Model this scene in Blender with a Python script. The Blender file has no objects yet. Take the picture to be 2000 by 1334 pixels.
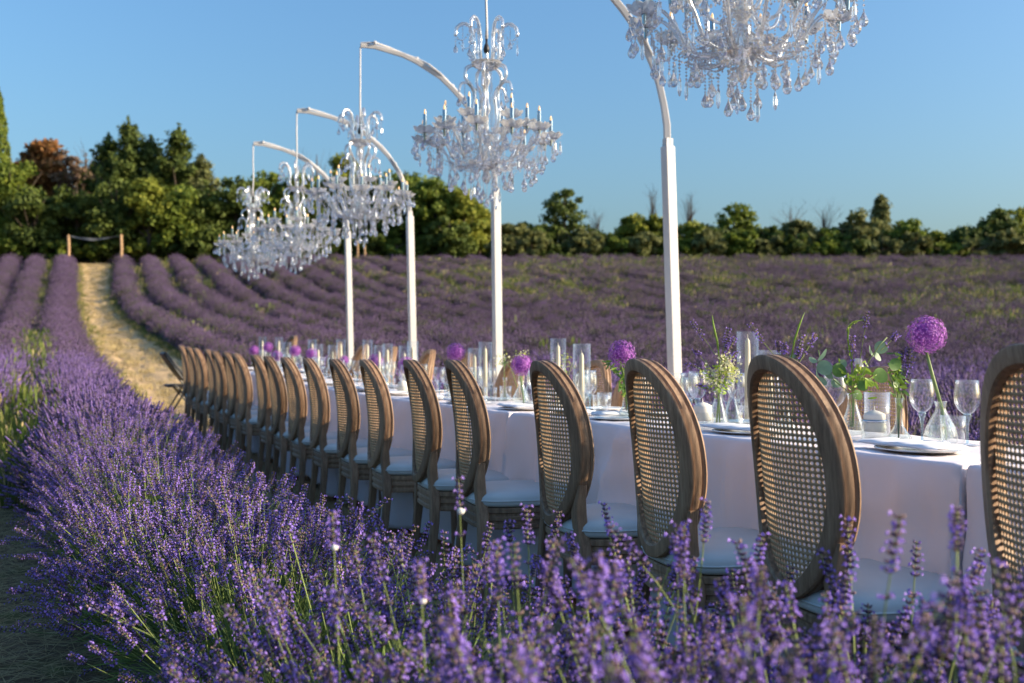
import bpy, math, random
import numpy as np
from mathutils import Vector, Matrix, Euler

random.seed(7)
RNG = np.random.default_rng(11)
S = bpy.context.scene
COL = S.collection
PI = math.pi
R = math.radians

# ------------------------------------------------------------------ camera
CAM_H = 1.0
cam_d = bpy.data.cameras.new('camera')
cam = bpy.data.objects.new('camera', cam_d)
COL.objects.link(cam)
cam.location = (0, 0, CAM_H)
cam.rotation_euler = (R(90 + 0.88), 0, 0)
cam_d.sensor_width = 36
cam_d.lens = 35
cam_d.clip_start = 0.05
cam_d.clip_end = 2000
cam_d.dof.use_dof = True
cam_d.dof.focus_distance = 2.9
cam_d.dof.aperture_fstop = 3.8
S.camera = cam

# ------------------------------------------------------------------ sky, sun, exposure
SUN_AZ, SUN_EL = 98.0, 19.5
world = bpy.data.worlds.new('World')
S.world = world
world.use_nodes = True
wn = world.node_tree.nodes
wl = world.node_tree.links
wn.clear()
w_out = wn.new('ShaderNodeOutputWorld')
w_bg = wn.new('ShaderNodeBackground')
w_sky = wn.new('ShaderNodeTexSky')
w_sky.sky_type = 'NISHITA'
w_sky.sun_disc = False
w_sky.sun_elevation = R(SUN_EL)
w_sky.sun_rotation = R(SUN_AZ)
w_sky.altitude = 0
w_sky.air_density = 1.65
w_sky.dust_density = 3.6
w_sky.ozone_density = 8.0
w_bg.inputs['Strength'].default_value = 0.142
wl.new(w_sky.outputs[0], w_bg.inputs['Color'])
wl.new(w_bg.outputs[0], w_out.inputs['Surface'])

sun_d = bpy.data.lights.new('sun', 'SUN')
sun = bpy.data.objects.new('sun', sun_d)
COL.objects.link(sun)
sun_d.energy = 5.0
sun_d.angle = R(0.5)
sun_d.color = (1.0, 0.82, 0.58)
_sv = Vector((math.cos(R(SUN_EL)) * math.sin(R(SUN_AZ)), math.cos(R(SUN_EL)) * math.cos(R(SUN_AZ)), math.sin(R(SUN_EL))))
sun.rotation_euler = _sv.to_track_quat('Z', 'Y').to_euler()
sun.location = (20, -10, 20)

S.view_settings.view_transform = 'Standard'
S.view_settings.look = 'None'
S.view_settings.exposure = 0.93
S.view_settings.gamma = 1
S.view_settings.use_curve_mapping = False
S.render.engine = 'CYCLES'
S.cycles.max_bounces = 10
S.cycles.transparent_max_bounces = 32
S.cycles.transmission_bounces = 10
S.cycles.glossy_bounces = 5
S.cycles.diffuse_bounces = 3
S.cycles.caustics_reflective = False
S.cycles.caustics_refractive = False
S.cycles.sample_clamp_indirect = 6
S.cycles.use_denoising = True

# ------------------------------------------------------------------ materials
def hexlin(r, g, b):
    def f(c):
        c /= 255.0
        return c / 12.92 if c <= 0.04045 else ((c + 0.055) / 1.055) ** 2.4
    return (f(r), f(g), f(b))

def mat(name):
    m = bpy.data.materials.new(name)
    m.use_nodes = True
    m.node_tree.nodes.clear()
    return m, m.node_tree.nodes, m.node_tree.links

def ramp(n, l, src, stops):
    r = n.new('ShaderNodeValToRGB')
    e = r.color_ramp.elements
    while len(e) < len(stops):
        e.new(0.5)
    for k, (p, c) in enumerate(stops):
        e[k].position = p
        e[k].color = (*c, 1)
    l.new(src, r.inputs[0])
    return r.outputs[0]

def noise(n, l, scale, detail=4, vec=None, rough=0.55):
    t = n.new('ShaderNodeTexNoise')
    t.inputs['Scale'].default_value = scale
    t.inputs['Detail'].default_value = detail
    t.inputs['Roughness'].default_value = rough
    if vec is not None:
        l.new(vec, t.inputs['Vector'])
    return t.outputs[0]

def mixc(n, l, fac, a, b, mode='MIX'):
    m = n.new('ShaderNodeMix')
    m.data_type = 'RGBA'
    m.blend_type = mode
    for s, v in ((m.inputs[0], fac), (m.inputs[6], a), (m.inputs[7], b)):
        if isinstance(v, (int, float)):
            s.default_value = v
        elif isinstance(v, tuple):
            s.default_value = (*v, 1)
        else:
            l.new(v, s)
    return m.outputs[2]

def plain(name, col, rough=0.6, var=0.12, scale=20, bump=0.0, metal=0.0, trans=0.0, spec=0.4, per_inst=0.0, coords='Object'):
    """procedural paint: base colour with noise variation, optional translucency"""
    m, n, l = mat(name)
    out = n.new('ShaderNodeOutputMaterial')
    b = n.new('ShaderNodeBsdfPrincipled')
    tc = n.new('ShaderNodeTexCoord')
    nz = noise(n, l, scale, 4, tc.outputs[coords])
    lo = tuple(c * (1 - var) for c in col)
    hi = tuple(min(1, c * (1 + var)) for c in col)
    c = ramp(n, l, nz, [(0.3, lo), (0.7, hi)])
    if per_inst:
        oi = n.new('ShaderNodeObjectInfo')
        mr = n.new('ShaderNodeMapRange')
        mr.inputs[3].default_value = 1 - per_inst
        mr.inputs[4].default_value = 1 + per_inst
        l.new(oi.outputs['Random'], mr.inputs[0])
        c = mixc(n, l, 1.0, c, mr.outputs[0], 'MULTIPLY')
    l.new(c, b.inputs['Base Color'])
    b.inputs['Roughness'].default_value = rough
    b.inputs['Metallic'].default_value = metal
    b.inputs['Specular IOR Level'].default_value = spec
    if bump:
        bp = n.new('ShaderNodeBump')
        bp.inputs['Strength'].default_value = bump
        bp.inputs['Distance'].default_value = 0.002
        l.new(noise(n, l, scale * 6, 5, tc.outputs[coords]), bp.inputs['Height'])
        l.new(bp.outputs[0], b.inputs['Normal'])
    if trans:
        tr = n.new('ShaderNodeBsdfTranslucent')
        l.new(c, tr.inputs['Color'])
        mx = n.new('ShaderNodeMixShader')
        mx.inputs[0].default_value = trans
        l.new(b.outputs[0], mx.inputs[1])
        l.new(tr.outputs[0], mx.inputs[2])
        l.new(mx.outputs[0], out.inputs[0])
    else:
        l.new(b.outputs[0], out.inputs[0])
    return m

def foliage_mat(name, c1, c2, c3=None, scale=0.6, trans=0.3, per_inst=0.0):
    m, n, l = mat(name)
    out = n.new('ShaderNodeOutputMaterial')
    tc = n.new('ShaderNodeTexCoord')
    geo = n.new('ShaderNodeNewGeometry')
    a = noise(n, l, scale, 3, geo.outputs['Position'])
    bnz = noise(n, l, scale * 14, 2, geo.outputs['Position'])
    c = ramp(n, l, a, [(0.35, c1), (0.65, c2)])
    if c3:
        c = mixc(n, l, ramp(n, l, bnz, [(0.52, (0, 0, 0)), (0.68, (1, 1, 1))]), c, c3)
    v = ramp(n, l, bnz, [(0.3, (0.7, 0.7, 0.7)), (0.7, (1.25, 1.25, 1.25))])
    c = mixc(n, l, 1.0, c, v, 'MULTIPLY')
    if per_inst:
        oi = n.new('ShaderNodeObjectInfo')
        mr = n.new('ShaderNodeMapRange')
        mr.inputs[3].default_value = 1 - per_inst
        mr.inputs[4].default_value = 1 + per_inst
        l.new(oi.outputs['Random'], mr.inputs[0])
        c = mixc(n, l, 1.0, c, mr.outputs[0], 'MULTIPLY')
    b = n.new('ShaderNodeBsdfPrincipled')
    l.new(c, b.inputs['Base Color'])
    b.inputs['Roughness'].default_value = 0.65
    b.inputs['Specular IOR Level'].default_value = 0.2
    tr = n.new('ShaderNodeBsdfTranslucent')
    l.new(c, tr.inputs['Color'])
    mx = n.new('ShaderNodeMixShader')
    mx.inputs[0].default_value = trans
    l.new(b.outputs[0], mx.inputs[1])
    l.new(tr.outputs[0], mx.inputs[2])
    l.new(mx.outputs[0], out.inputs[0])
    return m

def wood_mat(name, c1, c2, c3):
    m, n, l = mat(name)
    out = n.new('ShaderNodeOutputMaterial')
    b = n.new('ShaderNodeBsdfPrincipled')
    tc = n.new('ShaderNodeTexCoord')
    mp = n.new('ShaderNodeMapping')
    mp.inputs['Scale'].default_value = (38, 38, 3.5)
    l.new(tc.outputs['Object'], mp.inputs['Vector'])
    g = noise(n, l, 2.2, 7, mp.outputs[0], 0.65)
    big = noise(n, l, 5.0, 3, tc.outputs['Object'])
    c = ramp(n, l, g, [(0.28, c1), (0.5, c2), (0.74, c3)])
    c = mixc(n, l, ramp(n, l, big, [(0.4, (0, 0, 0)), (0.75, (0.45, 0.45, 0.45))]), c, tuple(x * 0.62 for x in c2))
    oi = n.new('ShaderNodeObjectInfo')
    mr = n.new('ShaderNodeMapRange')
    mr.inputs[3].default_value = 0.80
    mr.inputs[4].default_value = 1.22
    l.new(oi.outputs['Random'], mr.inputs[0])
    c = mixc(n, l, 1.0, c, mr.outputs[0], 'MULTIPLY')
    l.new(c, b.inputs['Base Color'])
    b.inputs['Roughness'].default_value = 0.55
    b.inputs['Specular IOR Level'].default_value = 0.35
    bp = n.new('ShaderNodeBump')
    bp.inputs['Strength'].default_value = 0.35
    bp.inputs['Distance'].default_value = 0.002
    l.new(g, bp.inputs['Height'])
    l.new(bp.outputs[0], b.inputs['Normal'])
    l.new(b.outputs[0], out.inputs[0])
    return m

def thin_glass(name, tint=(0.98, 0.99, 0.99), body=0.018, edge=0.85, bump=0.0, blend=0.35):
    """single walled blown glass: clear face on, mirror like at grazing angles"""
    m, n, l = mat(name)
    out = n.new('ShaderNodeOutputMaterial')
    tp = n.new('ShaderNodeBsdfTransparent')
    tp.inputs['Color'].default_value = (*tint, 1)
    gl = n.new('ShaderNodeBsdfGlossy')
    gl.inputs['Roughness'].default_value = 0.03
    gl.inputs['Color'].default_value = (1, 1, 1, 1)
    lw = n.new('ShaderNodeLayerWeight')
    lw.inputs['Blend'].default_value = blend
    mr = n.new('ShaderNodeMapRange')
    mr.inputs[3].default_value = 0.02
    mr.inputs[4].default_value = edge
    pw = n.new('ShaderNodeMath'); pw.operation = 'POWER'; pw.inputs[1].default_value = 1.7
    l.new(lw.outputs['Facing'], pw.inputs[0])
    l.new(pw.outputs[0], mr.inputs[0])
    mx = n.new('ShaderNodeMixShader')
    l.new(mr.outputs[0], mx.inputs[0])
    l.new(tp.outputs[0], mx.inputs[1])
    l.new(gl.outputs[0], mx.inputs[2])
    df = n.new('ShaderNodeBsdfTranslucent')
    df.inputs['Color'].default_value = (0.9, 0.95, 0.95, 1)
    m2 = n.new('ShaderNodeMixShader')
    m2.inputs[0].default_value = body
    l.new(mx.outputs[0], m2.inputs[1])
    l.new(df.outputs[0], m2.inputs[2])
    if bump:
        tc = n.new('ShaderNodeTexCoord')
        bp = n.new('ShaderNodeBump')
        bp.inputs['Strength'].default_value = bump
        bp.inputs['Distance'].default_value = 0.003
        l.new(noise(n, l, 60, 2, tc.outputs['Object']), bp.inputs['Height'])
        l.new(bp.outputs[0], gl.inputs['Normal'])
    l.new(m2.outputs[0], out.inputs[0])
    return m

def crystal_mat(name, white=0.12, gloss=0.2, rough=0.12, clear=0.3, tint=(0.98, 0.99, 1.0)):
    """solid cut crystal"""
    m, n, l = mat(name)
    out = n.new('ShaderNodeOutputMaterial')
    g = n.new('ShaderNodeBsdfGlass')
    g.inputs['IOR'].default_value = 1.52
    g.inputs['Roughness'].default_value = 0.0
    g.inputs['Color'].default_value = (*tint, 1)
    tp = n.new('ShaderNodeBsdfTransparent')
    tp.inputs['Color'].default_value = (0.97, 0.98, 1.0, 1)
    gl = n.new('ShaderNodeBsdfGlossy')
    gl.inputs['Roughness'].default_value = rough
    gl.inputs['Color'].default_value = (1, 1, 1, 1)
    d = n.new('ShaderNodeBsdfDiffuse')
    d.inputs['Color'].default_value = (1.0, 0.97, 0.93, 1)
    t = n.new('ShaderNodeBsdfTranslucent')
    t.inputs['Color'].default_value = (1.0, 0.97, 0.93, 1)
    def mx(f, a_, b_):
        q = n.new('ShaderNodeMixShader'); q.inputs[0].default_value = f
        l.new(a_.outputs[0], q.inputs[1]); l.new(b_.outputs[0], q.inputs[2]); return q
    body = mx(clear, g, tp)
    body = mx(gloss, body, gl)
    body = mx(white, body, mx(0.5, d, t))
    l.new(body.outputs[0], out.inputs[0])
    return m

M = {}
M['wood'] = wood_mat('limed_oak', (0.125, 0.073, 0.043), (0.27, 0.165, 0.098), (0.43, 0.28, 0.172))
M['cane'] = plain('cane', (0.36, 0.235, 0.125), 0.5, 0.25, 60, bump=0.3)
M['cushion'] = plain('cushion_fabric', (0.55, 0.57, 0.56), 0.85, 0.05, 8, bump=0.25)
M['cloth'] = plain('tablecloth_linen', (0.86, 0.80, 0.83), 0.9, 0.03, 3, bump=0.12, trans=0.12, spec=0.1)
M['napkin'] = plain('napkin_linen', (0.82, 0.81, 0.82), 0.9, 0.03, 10, bump=0.2, spec=0.1)
M['china'] = plain('china', (0.8, 0.8, 0.8), 0.15, 0.02, 5, spec=0.5)
M['post'] = plain('white_painted_metal', (0.56, 0.545, 0.54), 0.38, 0.05, 6, bump=0.05)
M['black'] = plain('black_plastic', (0.02, 0.02, 0.022), 0.45, 0.2, 12)
M['chrome'] = plain('polished_metal', (0.55, 0.56, 0.6), 0.12, 0.05, 20, metal=1.0)
M['candlesleeve'] = plain('candle_sleeve_metal', (0.30, 0.36, 0.42), 0.08, 0.1, 20, metal=1.0)
M['wax'] = plain('ivory_wax', (0.80, 0.72, 0.56), 0.5, 0.03, 10, trans=0.2)
M['whitewax'] = plain('white_wax', (0.84, 0.80, 0.74), 0.5, 0.03, 10, trans=0.2)
M['wick'] = plain('wick', (0.6, 0.55, 0.45), 0.9)
M['glass'] = thin_glass('clear_glass')
M['ribglass'] = thin_glass('ribbed_glass', body=0.07, edge=0.6, bump=0.25, blend=0.4)
M['blueglass'] = thin_glass('blue_stem_glass', tint=(0.70, 0.86, 0.97), body=0.08, edge=0.6)
M['crystal'] = crystal_mat('cut_crystal', 0.05, 0.20, 0.08, 0.22)
M['bead'] = crystal_mat('crystal_bead', 0.16, 0.34, 0.14, 0.3)
M['crystalarm'] = crystal_mat('crystal_arm', 0.17, 0.30, 0.12, 0.30)
M['bobeche'] = crystal_mat('pressed_crystal', 0.34, 0.18, 0.15, 0.35)
M['water'] = thin_glass('vase_water', tint=(0.93, 0.96, 0.94), body=0.05, edge=0.4)
M['trunk'] = plain('bark', (0.10, 0.075, 0.055), 0.9, 0.35, 8, bump=0.6)
M['palewood'] = plain('pine_post', (0.42, 0.27, 0.15), 0.8, 0.2, 10, bump=0.4)
M['net'] = plain('grey_netting', (0.16, 0.165, 0.18), 0.8, 0.1, 10)
M['stem'] = plain('flower_stem', (0.22, 0.30, 0.10), 0.5, 0.15, 30, trans=0.15)
M['greenleaf'] = plain('green_leaf', (0.11, 0.22, 0.05), 0.45, 0.25, 40, trans=0.35)
M['brightleaf'] = plain('young_leaf', (0.26, 0.40, 0.05), 0.45, 0.2, 40, trans=0.4)
M['euc'] = plain('eucalyptus_leaf', (0.20, 0.31, 0.20), 0.5, 0.15, 30, trans=0.3)
M['allium'] = plain('allium_floret', (0.30, 0.075, 0.40), 0.6, 0.3, 90, trans=0.3)
M['allium2'] = plain('allium_floret_light', (0.56, 0.23, 0.66), 0.6, 0.2, 90, trans=0.3)
M['white_fl'] = plain('cream_petal', (0.80, 0.78, 0.55), 0.6, 0.1, 60, trans=0.3)
M['yellow_fl'] = plain('lime_bloom', (0.55, 0.62, 0.12), 0.6, 0.2, 60, trans=0.3)
M['snail'] = plain('snail_shell', (0.82, 0.79, 0.72), 0.4, 0.05, 60)
# lavender
M['lavbud'] = plain('lavender_calyx', (0.115, 0.080, 0.165), 0.7, 0.4, 120, trans=0.2, per_inst=0.3)
M['lavpetal'] = plain('lavender_petal', (0.33, 0.215, 0.70), 0.6, 0.25, 120, trans=0.35, per_inst=0.2)
M['lavdry'] = plain('lavender_dry_calyx', (0.30, 0.20, 0.18), 0.8, 0.35, 120, trans=0.2, per_inst=0.3)
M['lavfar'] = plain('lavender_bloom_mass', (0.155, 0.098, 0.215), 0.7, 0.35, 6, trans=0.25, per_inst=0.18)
M['lavstem'] = plain('lavender_stem', (0.24, 0.31, 0.09), 0.6, 0.25, 30, trans=0.25, per_inst=0.25)
M['lavleaf'] = plain('lavender_leaf', (0.15, 0.23, 0.06), 0.7, 0.3, 30, trans=0.25, per_inst=0.25)
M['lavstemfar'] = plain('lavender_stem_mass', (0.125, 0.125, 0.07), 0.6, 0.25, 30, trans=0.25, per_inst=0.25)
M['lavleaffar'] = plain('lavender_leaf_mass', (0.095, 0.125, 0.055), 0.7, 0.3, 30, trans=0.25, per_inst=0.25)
M['lavcore'] = plain('lavender_light_block', (0.035, 0.038, 0.018), 0.95, 0.4, 14, bump=0.6)  # dark colour of the added light-blocking mound
M['weed'] = foliage_mat('weed', (0.07, 0.12, 0.025), (0.17, 0.20, 0.045), None, 3.0, 0.35, 0.25)
M['drygrass'] = plain('dry_grass', (0.42, 0.33, 0.16), 0.8, 0.25, 20, trans=0.3, per_inst=0.25)

# ------------------------------------------------------------------ mesh helpers
class MB:
    """collects geometry (optionally several materials) and links it as one mesh object"""
    def __init__(self):
        self.v, self.f, self.m, self.n = [], [], [], 0
    def add(self, verts, faces, mi=0, mtx=None):
        verts = np.asarray(verts, float).reshape(-1, 3)
        if mtx is not None:
            A = np.array(mtx)
            verts = verts @ A[:3, :3].T + A[:3, 3]
        self.v.append(verts)
        for f in faces:
            self.f.append([i + self.n for i in f])
            self.m.append(mi)
        self.n += len(verts)
        return self
    def box(self, x0, x1, y0, y1, z0, z1, mi=0, mtx=None):
        v = [(x, y, z) for z in (z0, z1) for y in (y0, y1) for x in (x0, x1)]
        f = [(0, 2, 3, 1), (4, 5, 7, 6), (0, 1, 5, 4), (2, 6, 7, 3), (0, 4, 6, 2), (1, 3, 7, 5)]
        return self.add(v, f, mi, mtx)
    def lathe(self, prof, seg=16, mi=0, mtx=None, rib=0, ribamp=0.0, cap=True):
        v, f = [], []
        for (r, z) in prof:
            for k in range(seg):
                a = 2 * PI * k / seg
                rr = r * (1 + ribamp * math.cos(rib * a)) if rib else r
                v.append((rr * math.cos(a), rr * math.sin(a), z))
        for i in range(len(prof) - 1):
            for k in range(seg):
                k2 = (k + 1) % seg
                f.append((i * seg + k, i * seg + k2, (i + 1) * seg + k2, (i + 1) * seg + k))
        return self.add(v, f, mi, mtx)
    def tube(self, path, radii, seg=8, mi=0, mtx=None, cap=True, ell=None):
        path = [Vector(p) for p in path]
        n = len(path)
        if isinstance(radii, (int, float)):
            radii = [radii] * n
        v, f = [], []
        t0 = (path[1] - path[0]).normalized()
        up = Vector((0, 0, 1)) if abs(t0.z) < 0.9 else Vector((0, 1, 0))
        nrm = t0.cross(up).normalized()
        for i in range(n):
            t = (path[min(i + 1, n - 1)] - path[max(i - 1, 0)])
            if t.length < 1e-9:
                t = Vector((0, 0, 1))
            t.normalize()
            nrm = (nrm - t * nrm.dot(t))
            if nrm.length < 1e-6:
                nrm = t.orthogonal()
            nrm.normalize()
            bn = t.cross(nrm)
            for k in range(seg):
                a = 2 * PI * (k + (0.5 if seg == 4 else 0)) / seg
                p = path[i] + (nrm * math.cos(a) + bn * math.sin(a)) * radii[i]
                v.append(tuple(p))
        for i in range(n - 1):
            for k in range(seg):
                k2 = (k + 1) % seg
                f.append((i * seg + k, i * seg + k2, (i + 1) * seg + k2, (i + 1) * seg + k))
        if cap:
            f.append(tuple(reversed(range(seg))))
            f.append(tuple(range((n - 1) * seg, n * seg)))
        return self.add(v, f, mi, mtx)
    def ball(self, c, r, seg=8, rings=5, mi=0, sz=1.0):
        v = [(c[0], c[1], c[2] - r * sz)]
        for i in range(1, rings):
            th = PI * i / rings
            for k in range(seg):
                a = 2 * PI * k / seg
                v.append((c[0] + r * math.sin(th) * math.cos(a), c[1] + r * math.sin(th) * math.sin(a), c[2] - r * sz * math.cos(th)))
        v.append((c[0], c[1], c[2] + r * sz))
        f = []
        for k in range(seg):
            f.append((0, 1 + (k + 1) % seg, 1 + k))
        for i in range(rings - 2):
            for k in range(seg):
                a, b = 1 + i * seg + k, 1 + i * seg + (k + 1) % seg
                f.append((a, b, b + seg, a + seg))
        last = len(v) - 1
        o = 1 + (rings - 2) * seg
        for k in range(seg):
            f.append((last, o + k, o + (k + 1) % seg))
        return self.add(v, f, mi)
    def mesh(self, name, mats, smooth=False):
        me = bpy.data.meshes.new(name)
        v = np.concatenate(self.v) if self.v else np.zeros((0, 3))
        me.from_pydata(v.tolist(), [], self.f)
        for mt in (mats if isinstance(mats, (list, tuple)) else [mats]):
            me.materials.append(M[mt] if isinstance(mt, str) else mt)
        if any(self.m):
            me.polygons.foreach_set('material_index', self.m)
        if smooth:
            me.polygons.foreach_set('use_smooth', [True] * len(me.polygons))
        me.update()
        return me
    def build(self, name, mats, parent=None, smooth=False, loc=None):
        return link(name, self.mesh(name, mats, smooth), parent, loc)

def link(name, me, parent=None, loc=None, rot=None):
    o = bpy.data.objects.new(name, me)
    COL.objects.link(o)
    if parent is not None:
        o.parent = parent
    if loc is not None:
        o.location = loc
    if rot is not None:
        o.rotation_euler = rot
    return o

def smooth_by_angle(me, ang=35):
    me.polygons.foreach_set('use_smooth', [True] * len(me.polygons))
    me.update()
    es = [False] * len(me.edges)
    fn = [p.normal.copy() for p in me.polygons]
    ef = {}
    for p in me.polygons:
        for ek in p.edge_keys:
            ef.setdefault(ek, []).append(p.index)
    ca = math.cos(R(ang))
    for e in me.edges:
        fs = ef.get(tuple(sorted(e.vertices)), [])
        if len(fs) == 2 and fn[fs[0]].dot(fn[fs[1]]) < ca:
            es[e.index] = True
    me.edges.foreach_set('use_edge_sharp', es)
    return me

def np_mesh(name, verts, faces, mats, mi=None, smooth=False):
    """fast mesh from numpy arrays (faces all quads or all tris)"""
    me = bpy.data.meshes.new(name)
    k = faces.shape[1]
    me.vertices.add(len(verts))
    me.vertices.foreach_set('co', np.ascontiguousarray(verts, dtype=np.float32).ravel())
    me.loops.add(faces.size)
    me.loops.foreach_set('vertex_index', np.ascontiguousarray(faces, dtype=np.int32).ravel())
    me.polygons.add(len(faces))
    me.polygons.foreach_set('loop_start', np.arange(0, faces.size, k, dtype=np.int32))
    me.polygons.foreach_set('loop_total', np.full(len(faces), k, dtype=np.int32))
    for mt in (mats if isinstance(mats, (list, tuple)) else [mats]):
        me.materials.append(M[mt] if isinstance(mt, str) else mt)
    if mi is not None:
        me.polygons.foreach_set('material_index', np.ascontiguousarray(mi, dtype=np.int32))
    if smooth:
        me.polygons.foreach_set('use_smooth', np.ones(len(faces), dtype=bool))
    me.update(calc_edges=True)
    return me

def empty(name, loc=(0, 0, 0), rz=0.0):
    o = bpy.data.objects.new(name, None)
    o.empty_display_size = 0.1
    COL.objects.link(o)
    o.location = loc
    o.rotation_euler = (0, 0, rz)
    return o

def tag(o, label=None, cat=None, group=None, kind=None):
    if label: o['label'] = label
    if cat: o['category'] = cat
    if group: o['group'] = group
    if kind: o['kind'] = kind
    return o

def kids(o):
    return [c for c in ALLKIDS.get(o.name, [])] if False else list(o.children)

def copy_tree(o, parent=None):
    c = o.copy()
    COL.objects.link(c)
    c.parent = parent
    for ch in list(o.children):
        copy_tree(ch, c)
    return c

ORD = ['first', 'second', 'third', 'fourth', 'fifth', 'sixth', 'seventh', 'eighth', 'ninth', 'tenth', 'eleventh', 'twelfth',
       'thirteenth', 'fourteenth', 'fifteenth', 'sixteenth', 'seventeenth', 'eighteenth', 'nineteenth', 'twentieth',
       'twenty-first', 'twenty-second', 'twenty-third', 'twenty-fourth', 'twenty-fifth', 'twenty-sixth', 'twenty-seventh', 'twenty-eighth']

# ------------------------------------------------------------------ geometry of the place
SLOPE = 0.4923                         # dX/dY of the table and of the near lavender rows
TH = math.atan(SLOPE)
U = Vector((-math.sin(TH), math.cos(TH), 0))      # along the table, away from the camera
V = Vector((math.cos(TH), math.sin(TH), 0))       # across the table, towards the field
T0 = Vector((2.2, 0, 0))                           # near long edge of the table at Y = 0

_py = np.array([-60, 6, 8, 10.8, 14, 19, 23, 28, 34, 40, 50, 60, 66, 80, 400.0])
_ph = np.array([0, 0, .04, .13, .34, .70, 1.03, 1.52, 2.28, 3.2, 5.0, 6.62, 7.4, 8.2, 8.5])
_gy = np.linspace(-60, 400, 9201)
_gh = np.interp(_gy, _py, _ph)
_k = np.ones(41) / 41
_gh = np.convolve(np.pad(_gh, 20, mode='edge'), _k, mode='valid')

def gz(x, y):
    x = np.asarray(x, float); y = np.asarray(y, float)
    h = np.interp(y, _gy, _gh)
    xo = x + SLOPE * y
    s = np.clip((xo - 2.95) / 0.35, 0, 1)
    s = s * s * (3 - 2 * s)
    near = np.clip((9 - y) / 4, 0, 1)
    return h - 0.06 * s * near

def GZ(x, y):
    return float(gz(x, y))

def _sm(ys, xs):
    g = np.linspace(-40, 90, 2601)
    v = np.interp(g, ys, xs)
    k = np.hanning(45); k /= k.sum()
    v = np.convolve(np.pad(v, 22, mode='edge'), k, mode='valid')
    return g, v
_RG = _sm([-40, 20, 36, 41, 46, 60, 90], [4.3, 4.2, 4.15, 4.3, 4.75, 6.1, 9.0])
_LG = _sm([-40, 1.8, 3.2, 10, 18, 24, 32, 40, 58, 90], [.86, .78, .62, .64, .82, .98, 1.2, 1.58, 2.5, 4.0])
ROWGAP = 1.4
def row_right(i, y):                  # i = 0 is the row on the right of the sandy path
    return np.interp(y, *_RG) + np.interp(y, [20, 60], [1.4, 1.6]) * i - SLOPE * np.asarray(y)
def row_left(i, y):                   # i = 0 is the near row along the chairs
    gap = np.interp(y, [-10, 22, 58], [1.05, 1.15, 1.6])
    return np.interp(y, *_LG) - gap * i - SLOPE * np.asarray(y)

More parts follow.
